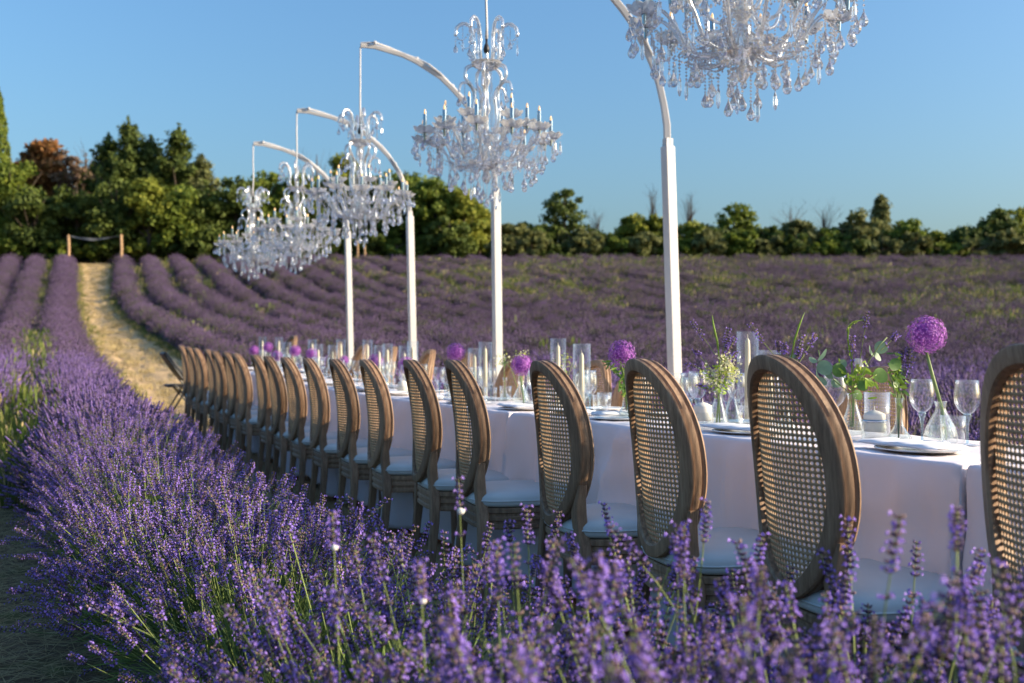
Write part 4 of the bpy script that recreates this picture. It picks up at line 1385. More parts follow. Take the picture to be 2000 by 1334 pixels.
# ------------------------------------------------------------------ oval cane-back chairs
CA, CB, CZ = 0.182, 0.275, 0.725
def back_bend(x, z):
    """depth of the back surface: wraps forward at the sides, leans back at the top"""
    return 0.062 * (x / 0.182) ** 2 - (z - 0.6) * 0.09
def ring_section():
    # (radial offset from outer edge inward, depth); outer face carries two grooves
    return [(0.040, 0.016), (0.038, -0.018), (0.033, -0.024), (0.008, -0.026), (0.002, -0.024), (0.0, -0.018), (0.0055, -0.015), (0.0055, -0.011), (0.0005, -0.007),
            (0.0005, 0.006), (0.0055, 0.010), (0.0055, 0.014), (0.0, 0.018), (0.002, 0.024), (0.008, 0.027), (0.029, 0.026), (0.037, 0.022)]
def chair_meshes():
    me = {}
    mb = MB()
    sec = ring_section(); ns = len(sec); N = 72
    v, f = [], []
    for i in range(N):
        a = 2 * PI * i / N
        ca, sa = math.cos(a), math.sin(a)
        e = 0.94
        cx = abs(ca) ** e * math.copysign(1, ca); sz_ = abs(sa) ** e * math.copysign(1, sa)
        # taper: narrower at the bottom
        tap = 1 - 0.10 * max(0, -sa) ** 2
        nx, nz = CB * ca, CA * sa
        q = math.hypot(nx, nz); nx /= q; nz /= q
        for (ro, dp) in sec:
            x = CA * cx * tap - nx * ro; z = CZ + CB * sz_ - nz * ro
            v.append((x, back_bend(x, z) + dp, z))
    for i in range(N):
        j = (i + 1) % N
        for k in range(ns):
            k2 = (k + 1) % ns
            f.append((i * ns + k, i * ns + k2, j * ns + k2, j * ns + k))
    mb.add(v, f)
    # lower cross block joining the oval to the legs
    me['back_frame'] = smooth_by_angle(mb.mesh('back_frame', 'wood'), 38)
    # cane: woven net with round holes
    cell = 0.0130
    v, f = [], []
    nv = 0
    nx_, nz_ = 13, 20
    for iz in range(-nz_, nz_ + 1):
        for ix in range(-nx_, nx_ + 1):
            cx, cz = ix * cell, iz * cell
            if (abs(cx) / (CA - 0.029)) ** 2 + (abs(cz) / (CB - 0.029)) ** 2 > 1: continue
            h = cell / 2
            ring_o = [(h, 0), (h, h), (0, h), (-h, h), (-h, 0), (-h, -h), (0, -h), (h, -h)]
            r1 = h * 0.70; r2 = h * 0.62
            ring_i = [(r1, 0), (r1 * .72, r2 * .72), (0, r2), (-r1 * .72, r2 * .72), (-r1, 0), (-r1 * .72, -r2 * .72), (0, -r2), (r1 * .72, -r2 * .72)]
            for (dp, bump) in ((-0.0014, 0), (0.0014, 0)):
                for q, (dx, dz) in enumerate(ring_o):
                    x, z = cx + dx, CZ + cz + dz
                    lift = 0.0012 if q in (1, 3, 5, 7) else -0.0004
                    v.append((x, back_bend(x, z) + dp * (1.2 + lift * 400) - 0.002, z))
                for (dx, dz) in ring_i:
                    x, z = cx + dx, CZ + cz + dz
                    v.append((x, back_bend(x, z) + dp * 0.5 - 0.002, z))
            for k in range(8):
                k2 = (k + 1) % 8
                f.append((nv + k, nv + 8 + k, nv + 8 + k2, nv + k2))
                f.append((nv + 16 + k, nv + 16 + k2, nv + 24 + k2, nv + 24 + k))
                f.append((nv + 8 + k, nv + 24 + k, nv + 24 + k2, nv + 8 + k2))
            nv += 32
    m2 = MB(); m2.add(v, f)
    me['cane_panel'] = m2.mesh('cane_panel', 'cane')
    # rear leg: from the flank of the oval, waist, then splayed down
    for sx, nm in ((-1, 'rear_leg_a'), (1, 'rear_leg_b')):
        pts = [(0.150, .60, .019), (0.139, .555, .023), (0.134, .51, .0245), (0.140, .46, .024), (0.158, .40, .025), (0.172, .30, .022), (0.182, .15, .018), (0.190, 0.0, .0145)]
        v, f = [], []
        for (x, z, r) in pts:
            yb = back_bend(x * 1.0, max(z, 0.52)) - (0.0 if z > .45 else (0.45 - z) * 0.13)
            for (dx, dy) in ((-1, -.75), (-.75, -1), (.75, -1), (1, -.75), (1, .75), (.75, 1), (-.75, 1), (-1, .75)):
                v.append((sx * (x + dx * r * 0.85), yb + dy * r * 0.86 * (1 if z < .55 else .9), z))
        for i in range(len(pts) - 1):
            for k in range(8):
                k2 = (k + 1) % 8
                q = (i * 8 + k, i * 8 + k2, (i + 1) * 8 + k2, (i + 1) * 8 + k)
                f.append(q if sx < 0 else tuple(reversed(q)))
        f.append(tuple(range(8)) if sx > 0 else tuple(reversed(range(8)))); top = len(pts) * 8 - 8
        f.append(tuple(range(top, top + 8)) if sx < 0 else tuple(reversed(range(top, top + 8))))
        m3 = MB(); m3.add(v, f)
        me[nm] = smooth_by_angle(m3.mesh('leg', 'wood'), 40)
    # front leg: turned and fluted
    m4 = MB()
    m4.lathe([(0.0, 0.0), (0.011, 0.0), (0.013, 0.02), (0.011, 0.04), (0.016, 0.10), (0.021, 0.27), (0.023, 0.30), (0.018, 0.31), (0.026, 0.325), (0.026, 0.335), (0.0, 0.336)], 16)
    m4.box(-0.024, 0.024, -0.024, 0.024, 0.336, 0.418)
    me['front_leg'] = smooth_by_angle(m4.mesh('leg', 'wood'), 40)
    # seat outline (rounded, wider at front)
    def outline(n=44, grow=0.0):
        o_ = []
        for i in range(n):
            a = 2 * PI * i / n
            ca, sa = math.cos(a), math.sin(a)
            ex = 0.52
            x = math.copysign(abs(ca) ** ex, ca) * (0.208 + grow)
            y = math.copysign(abs(sa) ** (ex + (0.12 if sa > 0 else 0)), sa) * (0.205 + grow)
            x *= 1.0 + 0.05 * (y / 0.2) - 0.02
            o_.append((x, y + 0.225))
        return o_
    def loft(levels, n=44):
        v, f = [], []
        for (g, z, bulge) in levels:
            for (x, y) in outline(n, g):
                v.append((x, y, z))
        m_ = len(levels)
        for i in range(m_ - 1):
            for k in range(n):
                k2 = (k + 1) % n
                f.append((i * n + k, i * n + k2, (i + 1) * n + k2, (i + 1) * n + k))
        f.append(tuple(reversed(range(n))))
        f.append(tuple(range((m_ - 1) * n, m_ * n)))
        mm = MB(); mm.add(v, f)
        return mm
    a = loft([(-0.006, .345, 0), (0.0, .350, 0), (0.0, .362, 0), (-0.006, .366, 0), (-0.006, .376, 0), (0.0, .380, 0), (0.0, .392, 0), (-0.006, .396, 0), (-0.006, .405, 0), (0.0, .409, 0), (0.0, .424, 0), (-0.004, .428, 0)])
    me['seat_frame'] = smooth_by_angle(a.mesh('seat_frame', 'wood'), 35)
    c = loft([(-0.02, .429, 0), (-0.004, .432, 0), (0.004, .440, 0), (0.006, .452, 0), (0.004, .466, 0), (-0.004, .477, 0), (-0.018, .484, 0), (-0.05, .490, 0), (-0.10, .494, 0), (-0.16, .496, 0)])
    me['cushion'] = smooth_by_angle(c.mesh('cushion', 'cushion'), 70)
    mp = MB()
    o1 = outline(44, 0.0065)
    pth = [(x, y, 0.4545) for (x, y) in o1]
    mp.tube(pth + [pth[0]], 0.0032, 5, cap=False)
    me['piping'] = mp.mesh('piping', 'cushion', True)
    return me
CM = chair_meshes()
def make_chair(label, group):
    root = empty('oval_back_chair')
    tag(root, label, 'chair', group)
    link('back_frame', CM['back_frame'], root)
    link('cane_panel', CM['cane_panel'], root)
    link('seat_frame', CM['seat_frame'], root)
    cu = link('cushion', CM['cushion'], root)
    link('piping', CM['piping'], cu)
    link('leg', CM['rear_leg_a'], root); link('leg', CM['rear_leg_b'], root)
    link('leg', CM['front_leg'], root, (-0.17, 0.39, 0)); link('leg', CM['front_leg'], root, (0.17, 0.39, 0))
    return root
NEAR_G = 'oval cane-back chairs along the near side of the table'
FAR_G = 'oval cane-back chairs on the far side of the table'
# distance of the back from the camera plane, turn of the chair in degrees
NEAR = [(1.73, -9), (2.295, -10), (2.785, -9), (3.33, -6), (4.0, -10), (4.46, -9), (5.04, -7), (5.52, -6), (6.06, -6), (6.52, -4), (6.96, -5), (7.40, -4), (8.02, -3), (8.47, -1), (8.94, -4), (9.40, -2), (9.92, -3), (10.38, -1), (10.86, -4)]
NEAR_L = {0: 'largest chair of the near row, cut by the right edge of the frame',
          1: 'cane backed chair just left of the chair at the right edge',
          2: 'cane backed chair with the nearest white post rising behind its right shoulder',
          3: 'cane backed chair just left of the purple flower with a green leafy sprig'}
chair0 = make_chair('x', NEAR_G)
def place_chair(i, x, y, z, rz, label, group, first=[True]):
    c = chair0 if first[0] else copy_tree(chair0)
    first[0] = False
    c.location = (x, y, z); c.rotation_euler = (R(rr.normal(0, 0.4)), 0, rz)
    c['label'] = label; c['group'] = group
    return c
SNEAR = []
base_rot = math.atan2(V.y, V.x) - PI / 2        # chair local +y (forward) points along V
for i, (y, dg) in enumerate(NEAR):
    x = 1.768 - SLOPE * y - {0: -0.01, 1: 0.006}.get(i, 0)
    lab = NEAR_L.get(i) or '%s oval cane-back chair from the right on the near side of the table' % ORD[i]
    # mid back sits 3 cm behind the chair origin
    place_chair(i, x, y, GZ(x, y) - 0.012, base_rot + R(dg), lab, NEAR_G).scale = (1, 1, {0: 1.035, 1: 1.018, 2: 1.008}.get(i, 1.0))
    SNEAR.append((y + 0.152) / math.cos(TH))
FARB = [1710, 1244, 1158, 1003, 905, 834, 762, 703, 655, 612, 570]
FARW = ['seen through the candle jar glass right of the third near chair', 'behind the purple flower with the green sprig', 'left of the purple flower with the green sprig',
        'behind the round vase with purple flower and white blossom', 'left of the second white post', 'between the second and third white posts', 'just left of the third white post',
        'halfway between the third and fourth white posts', 'just left of the fourth white post', 'second left of the fourth white post', 'nearest the left end of the table']
for i, (bx, wh) in enumerate(zip(FARB, FARW)):
    w = 1.07 + rr.uniform(-0.02, 0.05)
    s = along(bx, w)
    p = T0 + U * s + V * w
    place_chair(i, p.x, p.y, GZ(p.x, p.y) - 0.012, base_rot + PI + R(rr.normal(0, 4)), 'far side oval chair ' + wh, FAR_G)

def dark_chair():
    # black folding chair tipped back at the far end of the row
    y = 12.1; x = (372 - 1000) / 1944 * y
    root = empty('folding_chair', (x, y, GZ(x, y) - 0.02), R(-64))
    tag(root, 'black chair leaning back at the far left end of the row', 'chair')
    mb = MB()
    tl = Matrix.Translation((0, -0.02, 0.46)) @ Matrix.Rotation(R(38), 4, 'X')
    mb.box(-0.2, 0.2, -0.02, 0.03, 0.08, 0.50, mtx=tl)
    o = mb.build('backrest', 'black', root); bv = o.modifiers.new('b', 'BEVEL'); bv.width = 0.015; bv.segments = 3
    mb = MB(); mb.box(-0.2, 0.2, -0.28, 0.12, 0.44, 0.475)
    o = mb.build('seat', 'black', root); bv = o.modifiers.new('b', 'BEVEL'); bv.width = 0.012; bv.segments = 3
    for sx in (-1, 1):
        mb = MB(); mb.tube([(sx * 0.21, -0.32, 0.0), (sx * 0.21, -0.05, 0.46), (sx * 0.21, -0.20, 0.66), (sx * 0.2, -0.30, 0.80)], 0.012, 8); mb.build('leg', 'black', root)
        mb = MB(); mb.tube([(sx * 0.19, 0.20, 0.0), (sx * 0.19, -0.20, 0.47)], 0.012, 8); mb.build('leg', 'black', root)
dark_chair()

# ------------------------------------------------------------------ arched stands with chandeliers
def stand(x, y, tip, h_post, lean, label, gap=True):
    g = GZ(x, y)
    root = empty('arched_stand', (x, y, g))
    tag(root, label, 'light stand', 'white arched stands holding the chandeliers')
    bx = x + lean
    a = 0.031
    mb = MB()
    rz = math.atan2(V.y, V.x)
    v = []
    for (cx, z) in ((lean, -0.05), (0, h_post)):
        for (dx, dy) in ((-a, -a), (a, -a), (a, a), (-a, a)):
            v.append((cx + dx * math.cos(rz) - dy * math.sin(rz), dx * math.sin(rz) + dy * math.cos(rz), z))
    mb.add(v, [(0, 3, 2, 1), (4, 5, 6, 7), (0, 1, 5, 4), (1, 2, 6, 5), (2, 3, 7, 6), (3, 0, 4, 7)])
    o = mb.build('post', 'post', root)
    bv = o.modifiers.new('edge', 'BEVEL'); bv.width = 0.005; bv.segments = 2
    mb = MB(); mb.box(lean - .2, lean + .2, -.2, .2, -0.03, 0.012, mtx=Matrix.Rotation(0, 4, 'Z'))
    mb.build('base_plate', 'post', root)
    mb = MB()
    rot_ = Matrix.Rotation(rz, 4, 'Z')
    mb.box(-.022, .022, -.022, .022, h_post - 0.02, h_post + 0.045, mtx=rot_)
    mb.build('bracket', 'post', root)
    # arm: quarter ellipse with slightly kinked segments
    T = Vector(tip) - Vector((x, y, g))
    Hh = T.z - h_post
    pts, cab = [], []
    n = 15
    for i in range(n + 1):
        th = (PI / 2) * i / n
        fx = 1 - math.cos(th) ** 1.0; fz = math.sin(th) ** 1.0
        kink = 0.004 * math.sin(i * 2.3)
        pts.append((T.x * fx, T.y * fx, h_post - 0.10 * (1 - i / n) * (i == 0) + Hh * fz + kink * (0 < i < n)))
        cab.append((T.x * fx + 0.004, T.y * fx - 0.032 * math.cos(i * 1.3) * (0 < i < n), pts[-1][2] + 0.024 + 0.006 * math.sin(i * 2.0)))
    mb = MB(); mb.tube(pts, [0.028] * 2 + [0.026] * (n - 4) + [0.023] * 3, 4)
    o = mb.build('arm', 'post', root); bv = o.modifiers.new('edge', 'BEVEL'); bv.width = 0.005; bv.segments = 2
    mb = MB()
    mb.tube(cab, 0.008, 6)
    for i in range(2, n, 3):
        mb.ball(cab[i], 0.016, 6, 4)
    mb.build('cable', 'post', root)
    return root

STANDS = [((2.09, 3.75), (0.831, 3.573), 3.40, 0.05, 'white arched stand just outside the right edge, holding the largest chandelier'),
          ((0.907, 5.78), (-0.143, 5.55), 3.40, 0.066, 'nearest white arched stand in view, its post between the two largest chairs'),
          ((-0.130, 7.88), (-1.170, 7.64), 3.40, 0.03, 'second white arched stand from the right, post below the second chandelier'),
          ((-0.991, 9.63), (-2.042, 9.41), 3.33, 0.055, 'third white arched stand from the right'),
          ((-1.90, 11.48), (-2.918, 11.19), 3.40, 0.06, 'fourth and farthest white arched stand, at the left')]
for (p, t, tz, ln, lab) in STANDS:
    stand(p[0], p[1], (t[0], t[1], tz), 2.27, ln, lab)

M['bulb'] = None
def bulb_mat():
    m, n, l = mat('candle_bulb')
    out = n.new('ShaderNodeOutputMaterial')
    b = n.new('ShaderNodeBsdfPrincipled')
    b.inputs['Base Color'].default_value = (0.9, 0.62, 0.32, 1)
    b.inputs['Roughness'].default_value = 0.1
    b.inputs['Emission Color'].default_value = (1.0, 0.50, 0.16, 1)
    b.inputs['Emission Strength'].default_value = 0.35
    l.new(b.outputs[0], out.inputs[0])
    return m
M['bulb'] = bulb_mat()

def chandelier_meshes():
    me = {}
    # pear drop, cut facets
    mb = MB(); mb.lathe([(0.0, -0.058), (0.0085, -0.056), (0.0155, -0.047), (0.0178, -0.038), (0.0160, -0.030), (0.0045, -0.006), (0.0015, 0.0)], 8); me['drop'] = mb.mesh('crystal_drop', 'crystal')
    mb = MB(); mb.lathe([(0.0, -0.078), (0.004, -0.074), (0.0095, -0.055), (0.0075, -0.02), (0.0015, 0.0)], 6); me['long_drop'] = mb.mesh('crystal_drop', 'crystal')
    # bobeche, scalloped pressed bowl
    seg = 32
    v, f = [], []
    prof = [(0.006, -0.012), (0.024, -0.014), (0.042, -0.009), (0.056, 0.002), (0.067, 0.014), (0.065, 0.016), (0.053, 0.006), (0.039, -0.004), (0.020, -0.008), (0.006, -0.006)]
    for i, (r, z) in enumerate(prof):
        for k in range(seg):
            a = 2 * PI * k / seg
            sc = 1 + 0.07 * (r / 0.062) * math.cos(8 * a)
            v.append((r * sc * math.cos(a), r * sc * math.sin(a), z + 0.004 * (r / 0.062) ** 2 * math.cos(8 * a) + 0.0015 * (k % 2)))
    for i in range(len(prof) - 1):
        for k in range(seg):
            k2 = (k + 1) % seg
            f.append((i * seg + k, i * seg + k2, (i + 1) * seg + k2, (i + 1) * seg + k))
    mb = MB(); mb.add(v, f); me['bobeche'] = mb.mesh('drip_pan', 'bobeche')
    mb = MB(); mb.lathe([(0.0, -0.055), (0.007, -0.05), (0.010, -0.015), (0.012, 0.0), (0.0115, 0.09), (0.0, 0.091)], 12); me['sleeve'] = mb.mesh('candle_sleeve', 'candlesleeve', True)
    smooth_by_angle(me['sleeve'], 40)
    mb = MB(); mb.lathe([(0.005, 0.09), (0.0062, 0.098), (0.0055, 0.107), (0.002, 0.117), (0.0, 0.119)], 8); me['bulb'] = mb.mesh('bulb', 'bulb', True)
    def arm(path, r, tw=True):
        # twisted rope arm
        n = 26
        P = []
        L = len(path) - 1
        for i in range(n + 1):
            t = i / n * L
            k = min(int(t), L - 1); u = t - k
            p0 = np.array(path[max(k - 1, 0)]); p1 = np.array(path[k]); p2 = np.array(path[k + 1]); p3 = np.array(path[min(k + 2, L)])
            q = 0.5 * ((2 * p1) + (-p0 + p2) * u + (2 * p0 - 5 * p1 + 4 * p2 - p3) * u * u + (-p0 + 3 * p1 - 3 * p2 + p3) * u ** 3)
            P.append((q[0], 0.0, q[1]))
        rad = [r * (1 + 0.12 * math.sin(i * 2.1)) for i in range(n + 1)]
        mb = MB(); mb.tube(P, rad, 8)
        return mb
    me['arm_low'] = arm([(0.035, -0.735), (0.10, -0.80), (0.20, -0.79), (0.26, -0.70), (0.32, -0.645), (0.375, -0.69), (0.380, -0.655)], 0.0072).mesh('arm', 'crystalarm', True)
    me['arm_up'] = arm([(0.035, -0.64), (0.08, -0.69), (0.145, -0.675), (0.175, -0.60), (0.215, -0.57), (0.240, -0.60), (0.242, -0.572)], 0.0065).mesh('arm', 'crystalarm', True)
    me['scroll_top'] = arm([(0.05, -0.24), (0.075, -0.18), (0.072, -0.10), (0.092, -0.03), (0.135, -0.005), (0.175, -0.03), (0.182, -0.075)], 0.0105).mesh('scroll', 'crystalarm', True)
    me['scroll_mid'] = arm([(0.06, -0.235), (0.118, -0.26), (0.125, -0.315), (0.085, -0.365), (0.07, -0.41), (0.085, -0.50), (0.075, -0.58), (0.05, -0.63)], 0.0105).mesh('scroll', 'crystalarm', True)
    me['scroll_hook'] = arm([(0.075, -0.43), (0.082, -0.38), (0.115, -0.345), (0.150, -0.350), (0.165, -0.395)], 0.0075).mesh('scroll', 'crystalarm', True)
    # central column: stacked glass
    mb = MB()
    mb.lathe([(0.0, -0.90), (0.012, -0.895), (0.028, -0.87), (0.020, -0.845), (0.010, -0.835), (0.05, -0.815), (0.075, -0.79), (0.060, -0.775), (0.030, -0.765), (0.036, -0.73), (0.034, -0.70), (0.018, -0.68),
              (0.034, -0.655), (0.036, -0.63), (0.015, -0.60), (0.012, -0.52), (0.022, -0.50), (0.026, -0.47), (0.014, -0.44), (0.011, -0.36), (0.022, -0.33), (0.024, -0.30), (0.012, -0.27),
              (0.045, -0.262), (0.088, -0.238), (0.092, -0.225), (0.05, -0.232), (0.012, -0.235), (0.012, -0.17), (0.0, -0.165)], 16)
    me['column'] = smooth_by_angle(mb.mesh('column', 'crystalarm'), 30)
    mb = MB(); mb.lathe([(0.0, -0.175), (0.014, -0.17), (0.020, -0.15), (0.013, -0.125), (0.007, -0.115), (0.007, -0.09), (0.0, -0.088)], 10); me['socket'] = mb.mesh('connector', 'black', True)
    mb = MB(); mb.tube([(0, 0, -0.09), (0.003, 0, -0.02), (-0.004, 0, 0.12), (0.002, 0, 0.30), (0, 0, 0.50)], [0.009, 0.007, 0.007, 0.007, 0.007], 6); me['cord'] = mb.mesh('cord', 'post', True)
    return me
KM = chandelier_meshes()
def bead(v, f, nv, p, r):
    v += [(p[0] + r, p[1], p[2]), (p[0], p[1] + r, p[2]), (p[0] - r, p[1], p[2]), (p[0], p[1] - r, p[2]), (p[0], p[1], p[2] + r), (p[0], p[1], p[2] - r)]
    for k in range(4):
        k2 = (k + 1) % 4
        f.append((nv + k, nv + k2, nv + 4)); f.append((nv + k2, nv + k, nv + 5))
    return nv + 6
def make_chandelier():
    rn = np.random.default_rng(99)
    root = empty('chandelier')
    link('column', KM['column'], root); link('connector', KM['socket'], root); link('cord', KM['cord'], root)
    bv, bf, nv = [], [], 0
    ND, NLW = [], 12
    def chain(a, b, sag, n, r=0.0056):
        nonlocal nv
        a = np.array(a); b = np.array(b)
        for i in range(n + 1):
            t = i / n
            p = a + (b - a) * t; p[2] -= sag * 4 * t * (1 - t)
            nv = bead(bv, bf, nv, p, r * rn.uniform(0.75, 1.2))
    def drop(p, long=False, s=1.0):
        o = link('crystal_drop', KM['long_drop' if long else 'drop'], root, tuple(p), (0, 0, rn.uniform(0, 6.28)))
        o.scale = (s * 1.02, s * 1.02, s)
    def P(r, a, z): return (r * math.cos(a), r * math.sin(a), z)
    for tier, (cnt, rad, z, armk, off) in enumerate(((12, 0.380, -0.650, 'arm_low', 0.1), (6, 0.242, -0.560, 'arm_up', 0.35))):
        for k in range(cnt):
            a = 2 * PI * k / cnt + off
            rz = (0, 0, a)
            zz = z + (0.012 if k % 2 else 0) * (tier == 0)
            link('arm', KM[armk], root, (0, 0, zz - z), rz)
            link('drip_pan', KM['bobeche'], root, P(rad, a, zz), (0, 0, rn.uniform(0, 1)))
            sl = link('candle_sleeve', KM['sleeve'], root, P(rad, a, zz))
            b = link('bulb', KM['bulb'], sl)
            # drops around the pan
            for j in range(3):
                aa = a + (j - 1) * 1.05
                px = rad * math.cos(a) + 0.056 * math.cos(aa); py = rad * math.sin(a) + 0.056 * math.sin(aa)
                ln = rn.uniform(0.02, 0.065)
                chain((px, py, zz + 0.01), (px, py, zz - ln), 0, max(2, int(ln / 0.012)), 0.005)
                drop((px, py, zz - ln - 0.004), rn.random() < 0.25, rn.uniform(0.85, 1.05))
            # swags
            a2 = a + 2 * PI / cnt
            chain(P(rad * 0.93, a, zz - 0.03), P(rad * 0.93, a2, zz - 0.03), 0.075, 13)
            chain(P(rad * 0.9, a, zz - 0.03), P(0.06, a, z - 0.06 if tier == 0 else z - 0.05), 0.085, 22 if tier == 0 else 13)
            for q in (0.35, 0.65):
                am = a + q * (a2 - a); ln = rn.uniform(0.03, 0.07)
                chain(P(rad * 0.88, am, zz - 0.09), P(rad * 0.88, am, zz - 0.09 - ln), 0, 4)
                drop(P(rad * 0.88, am, zz - 0.094 - ln), rn.random() < .3, 0.85)
            if tier == 0:
                chain(P(rad * 0.55, a, z - 0.13), P(rad * 0.55, a2, z - 0.13), 0.05, 8)
    # inner rings of long pendants
    for (cnt, rad, z0, l0, l1, off) in ((14, 0.31, -0.76, 0.02, 0.08, 0.2), (12, 0.225, -0.79, 0.04, 0.10, 0.5), (9, 0.135, -0.81, 0.06, 0.13, 0.1), (5, 0.055, -0.83, 0.09, 0.14, 0.7)):
        for k in range(cnt):
            a = 2 * PI * k / cnt + off + rn.normal(0, 0.08)
            r_ = rad * rn.uniform(0.93, 1.07); ln = rn.uniform(l0, l1)
            chain(P(r_, a, z0), P(r_, a, z0 - ln), 0, max(3, int(ln / 0.012)), 0.0055)
            drop(P(r_, a, z0 - ln - 0.004), rn.random() < 0.15, rn.uniform(0.9, 1.08))
            chain(P(r_, a, z0), P(0.07, a, -0.775), 0.03, max(4, int(r_ / 0.016)))
    # crown scrolls and swan scrolls
    for k in range(6):
        a = 2 * PI * k / 6 + 0.25
        link('scroll', KM['scroll_top'], root, None, (0, 0, a))
        for (r_, z0, ln) in ((0.182, -0.075, 0.045), (0.140, -0.012, 0.085), (0.10, -0.04, 0.10)):
            chain(P(r_, a, z0), P(r_, a, z0 - ln), 0, max(3, int(ln / 0.012)), 0.005)
            drop(P(r_, a, z0 - ln - 0.004), rn.random() < .5, 0.8)
        chain(P(0.18, a, -0.07), P(0.18, a + PI / 3, -0.07), 0.05, 9)
    for k in range(5):
        a = 2 * PI * k / 5 + 0.0
        link('scroll', KM['scroll_mid'], root, None, (0, 0, a))
        link('scroll', KM['scroll_hook'], root, None, (0, 0, a))
        for (r_, z0, ln) in ((0.165, -0.395, 0.03), (0.130, -0.35, 0.06)):
            chain(P(r_, a, z0), P(r_, a, z0 - ln), 0, max(2, int(ln / 0.012)), 0.005)
            drop(P(r_, a, z0 - ln - 0.004), False, 0.85)
    for k in range(8):       # bead strands along the column
        a = 2 * PI * k / 8
        chain(P(0.03, a, -0.27), P(0.04, a, -0.62), 0, 26, 0.0055)
        chain(P(0.045, a, -0.62), P(0.08, a, -0.78), 0, 12, 0.0055)
    mb = MB(); mb.add(bv, bf)
    mb.build('bead_chains', 'bead', root)['kind'] = 'stuff'
    return root
CH_L = ['largest crystal chandelier, at the top right, cut off by the upper edge of the frame',
        'tall crystal chandelier seen whole against the sky left of the largest one',
        'crystal chandelier third from the right, hanging in front of the trees',
        'small far crystal chandelier, partly behind the third one',
        'farthest crystal chandelier, leftmost, hanging low over the lavender rows']
ch0 = make_chandelier()
CHZ = [2.885, 2.87, 2.885, 2.83, 2.90]
for k, (p, t, tz, ln, lab) in enumerate(STANDS):
    c = ch0 if k == 0 else copy_tree(ch0)
    c.scale = (0.95, 0.95, 1.0); c.location = (t[0], t[1], CHZ[k]); c.rotation_euler = (0, 0, k * 0.83)
    tag(c, CH_L[k], 'chandelier', 'crystal chandeliers hung over the table')

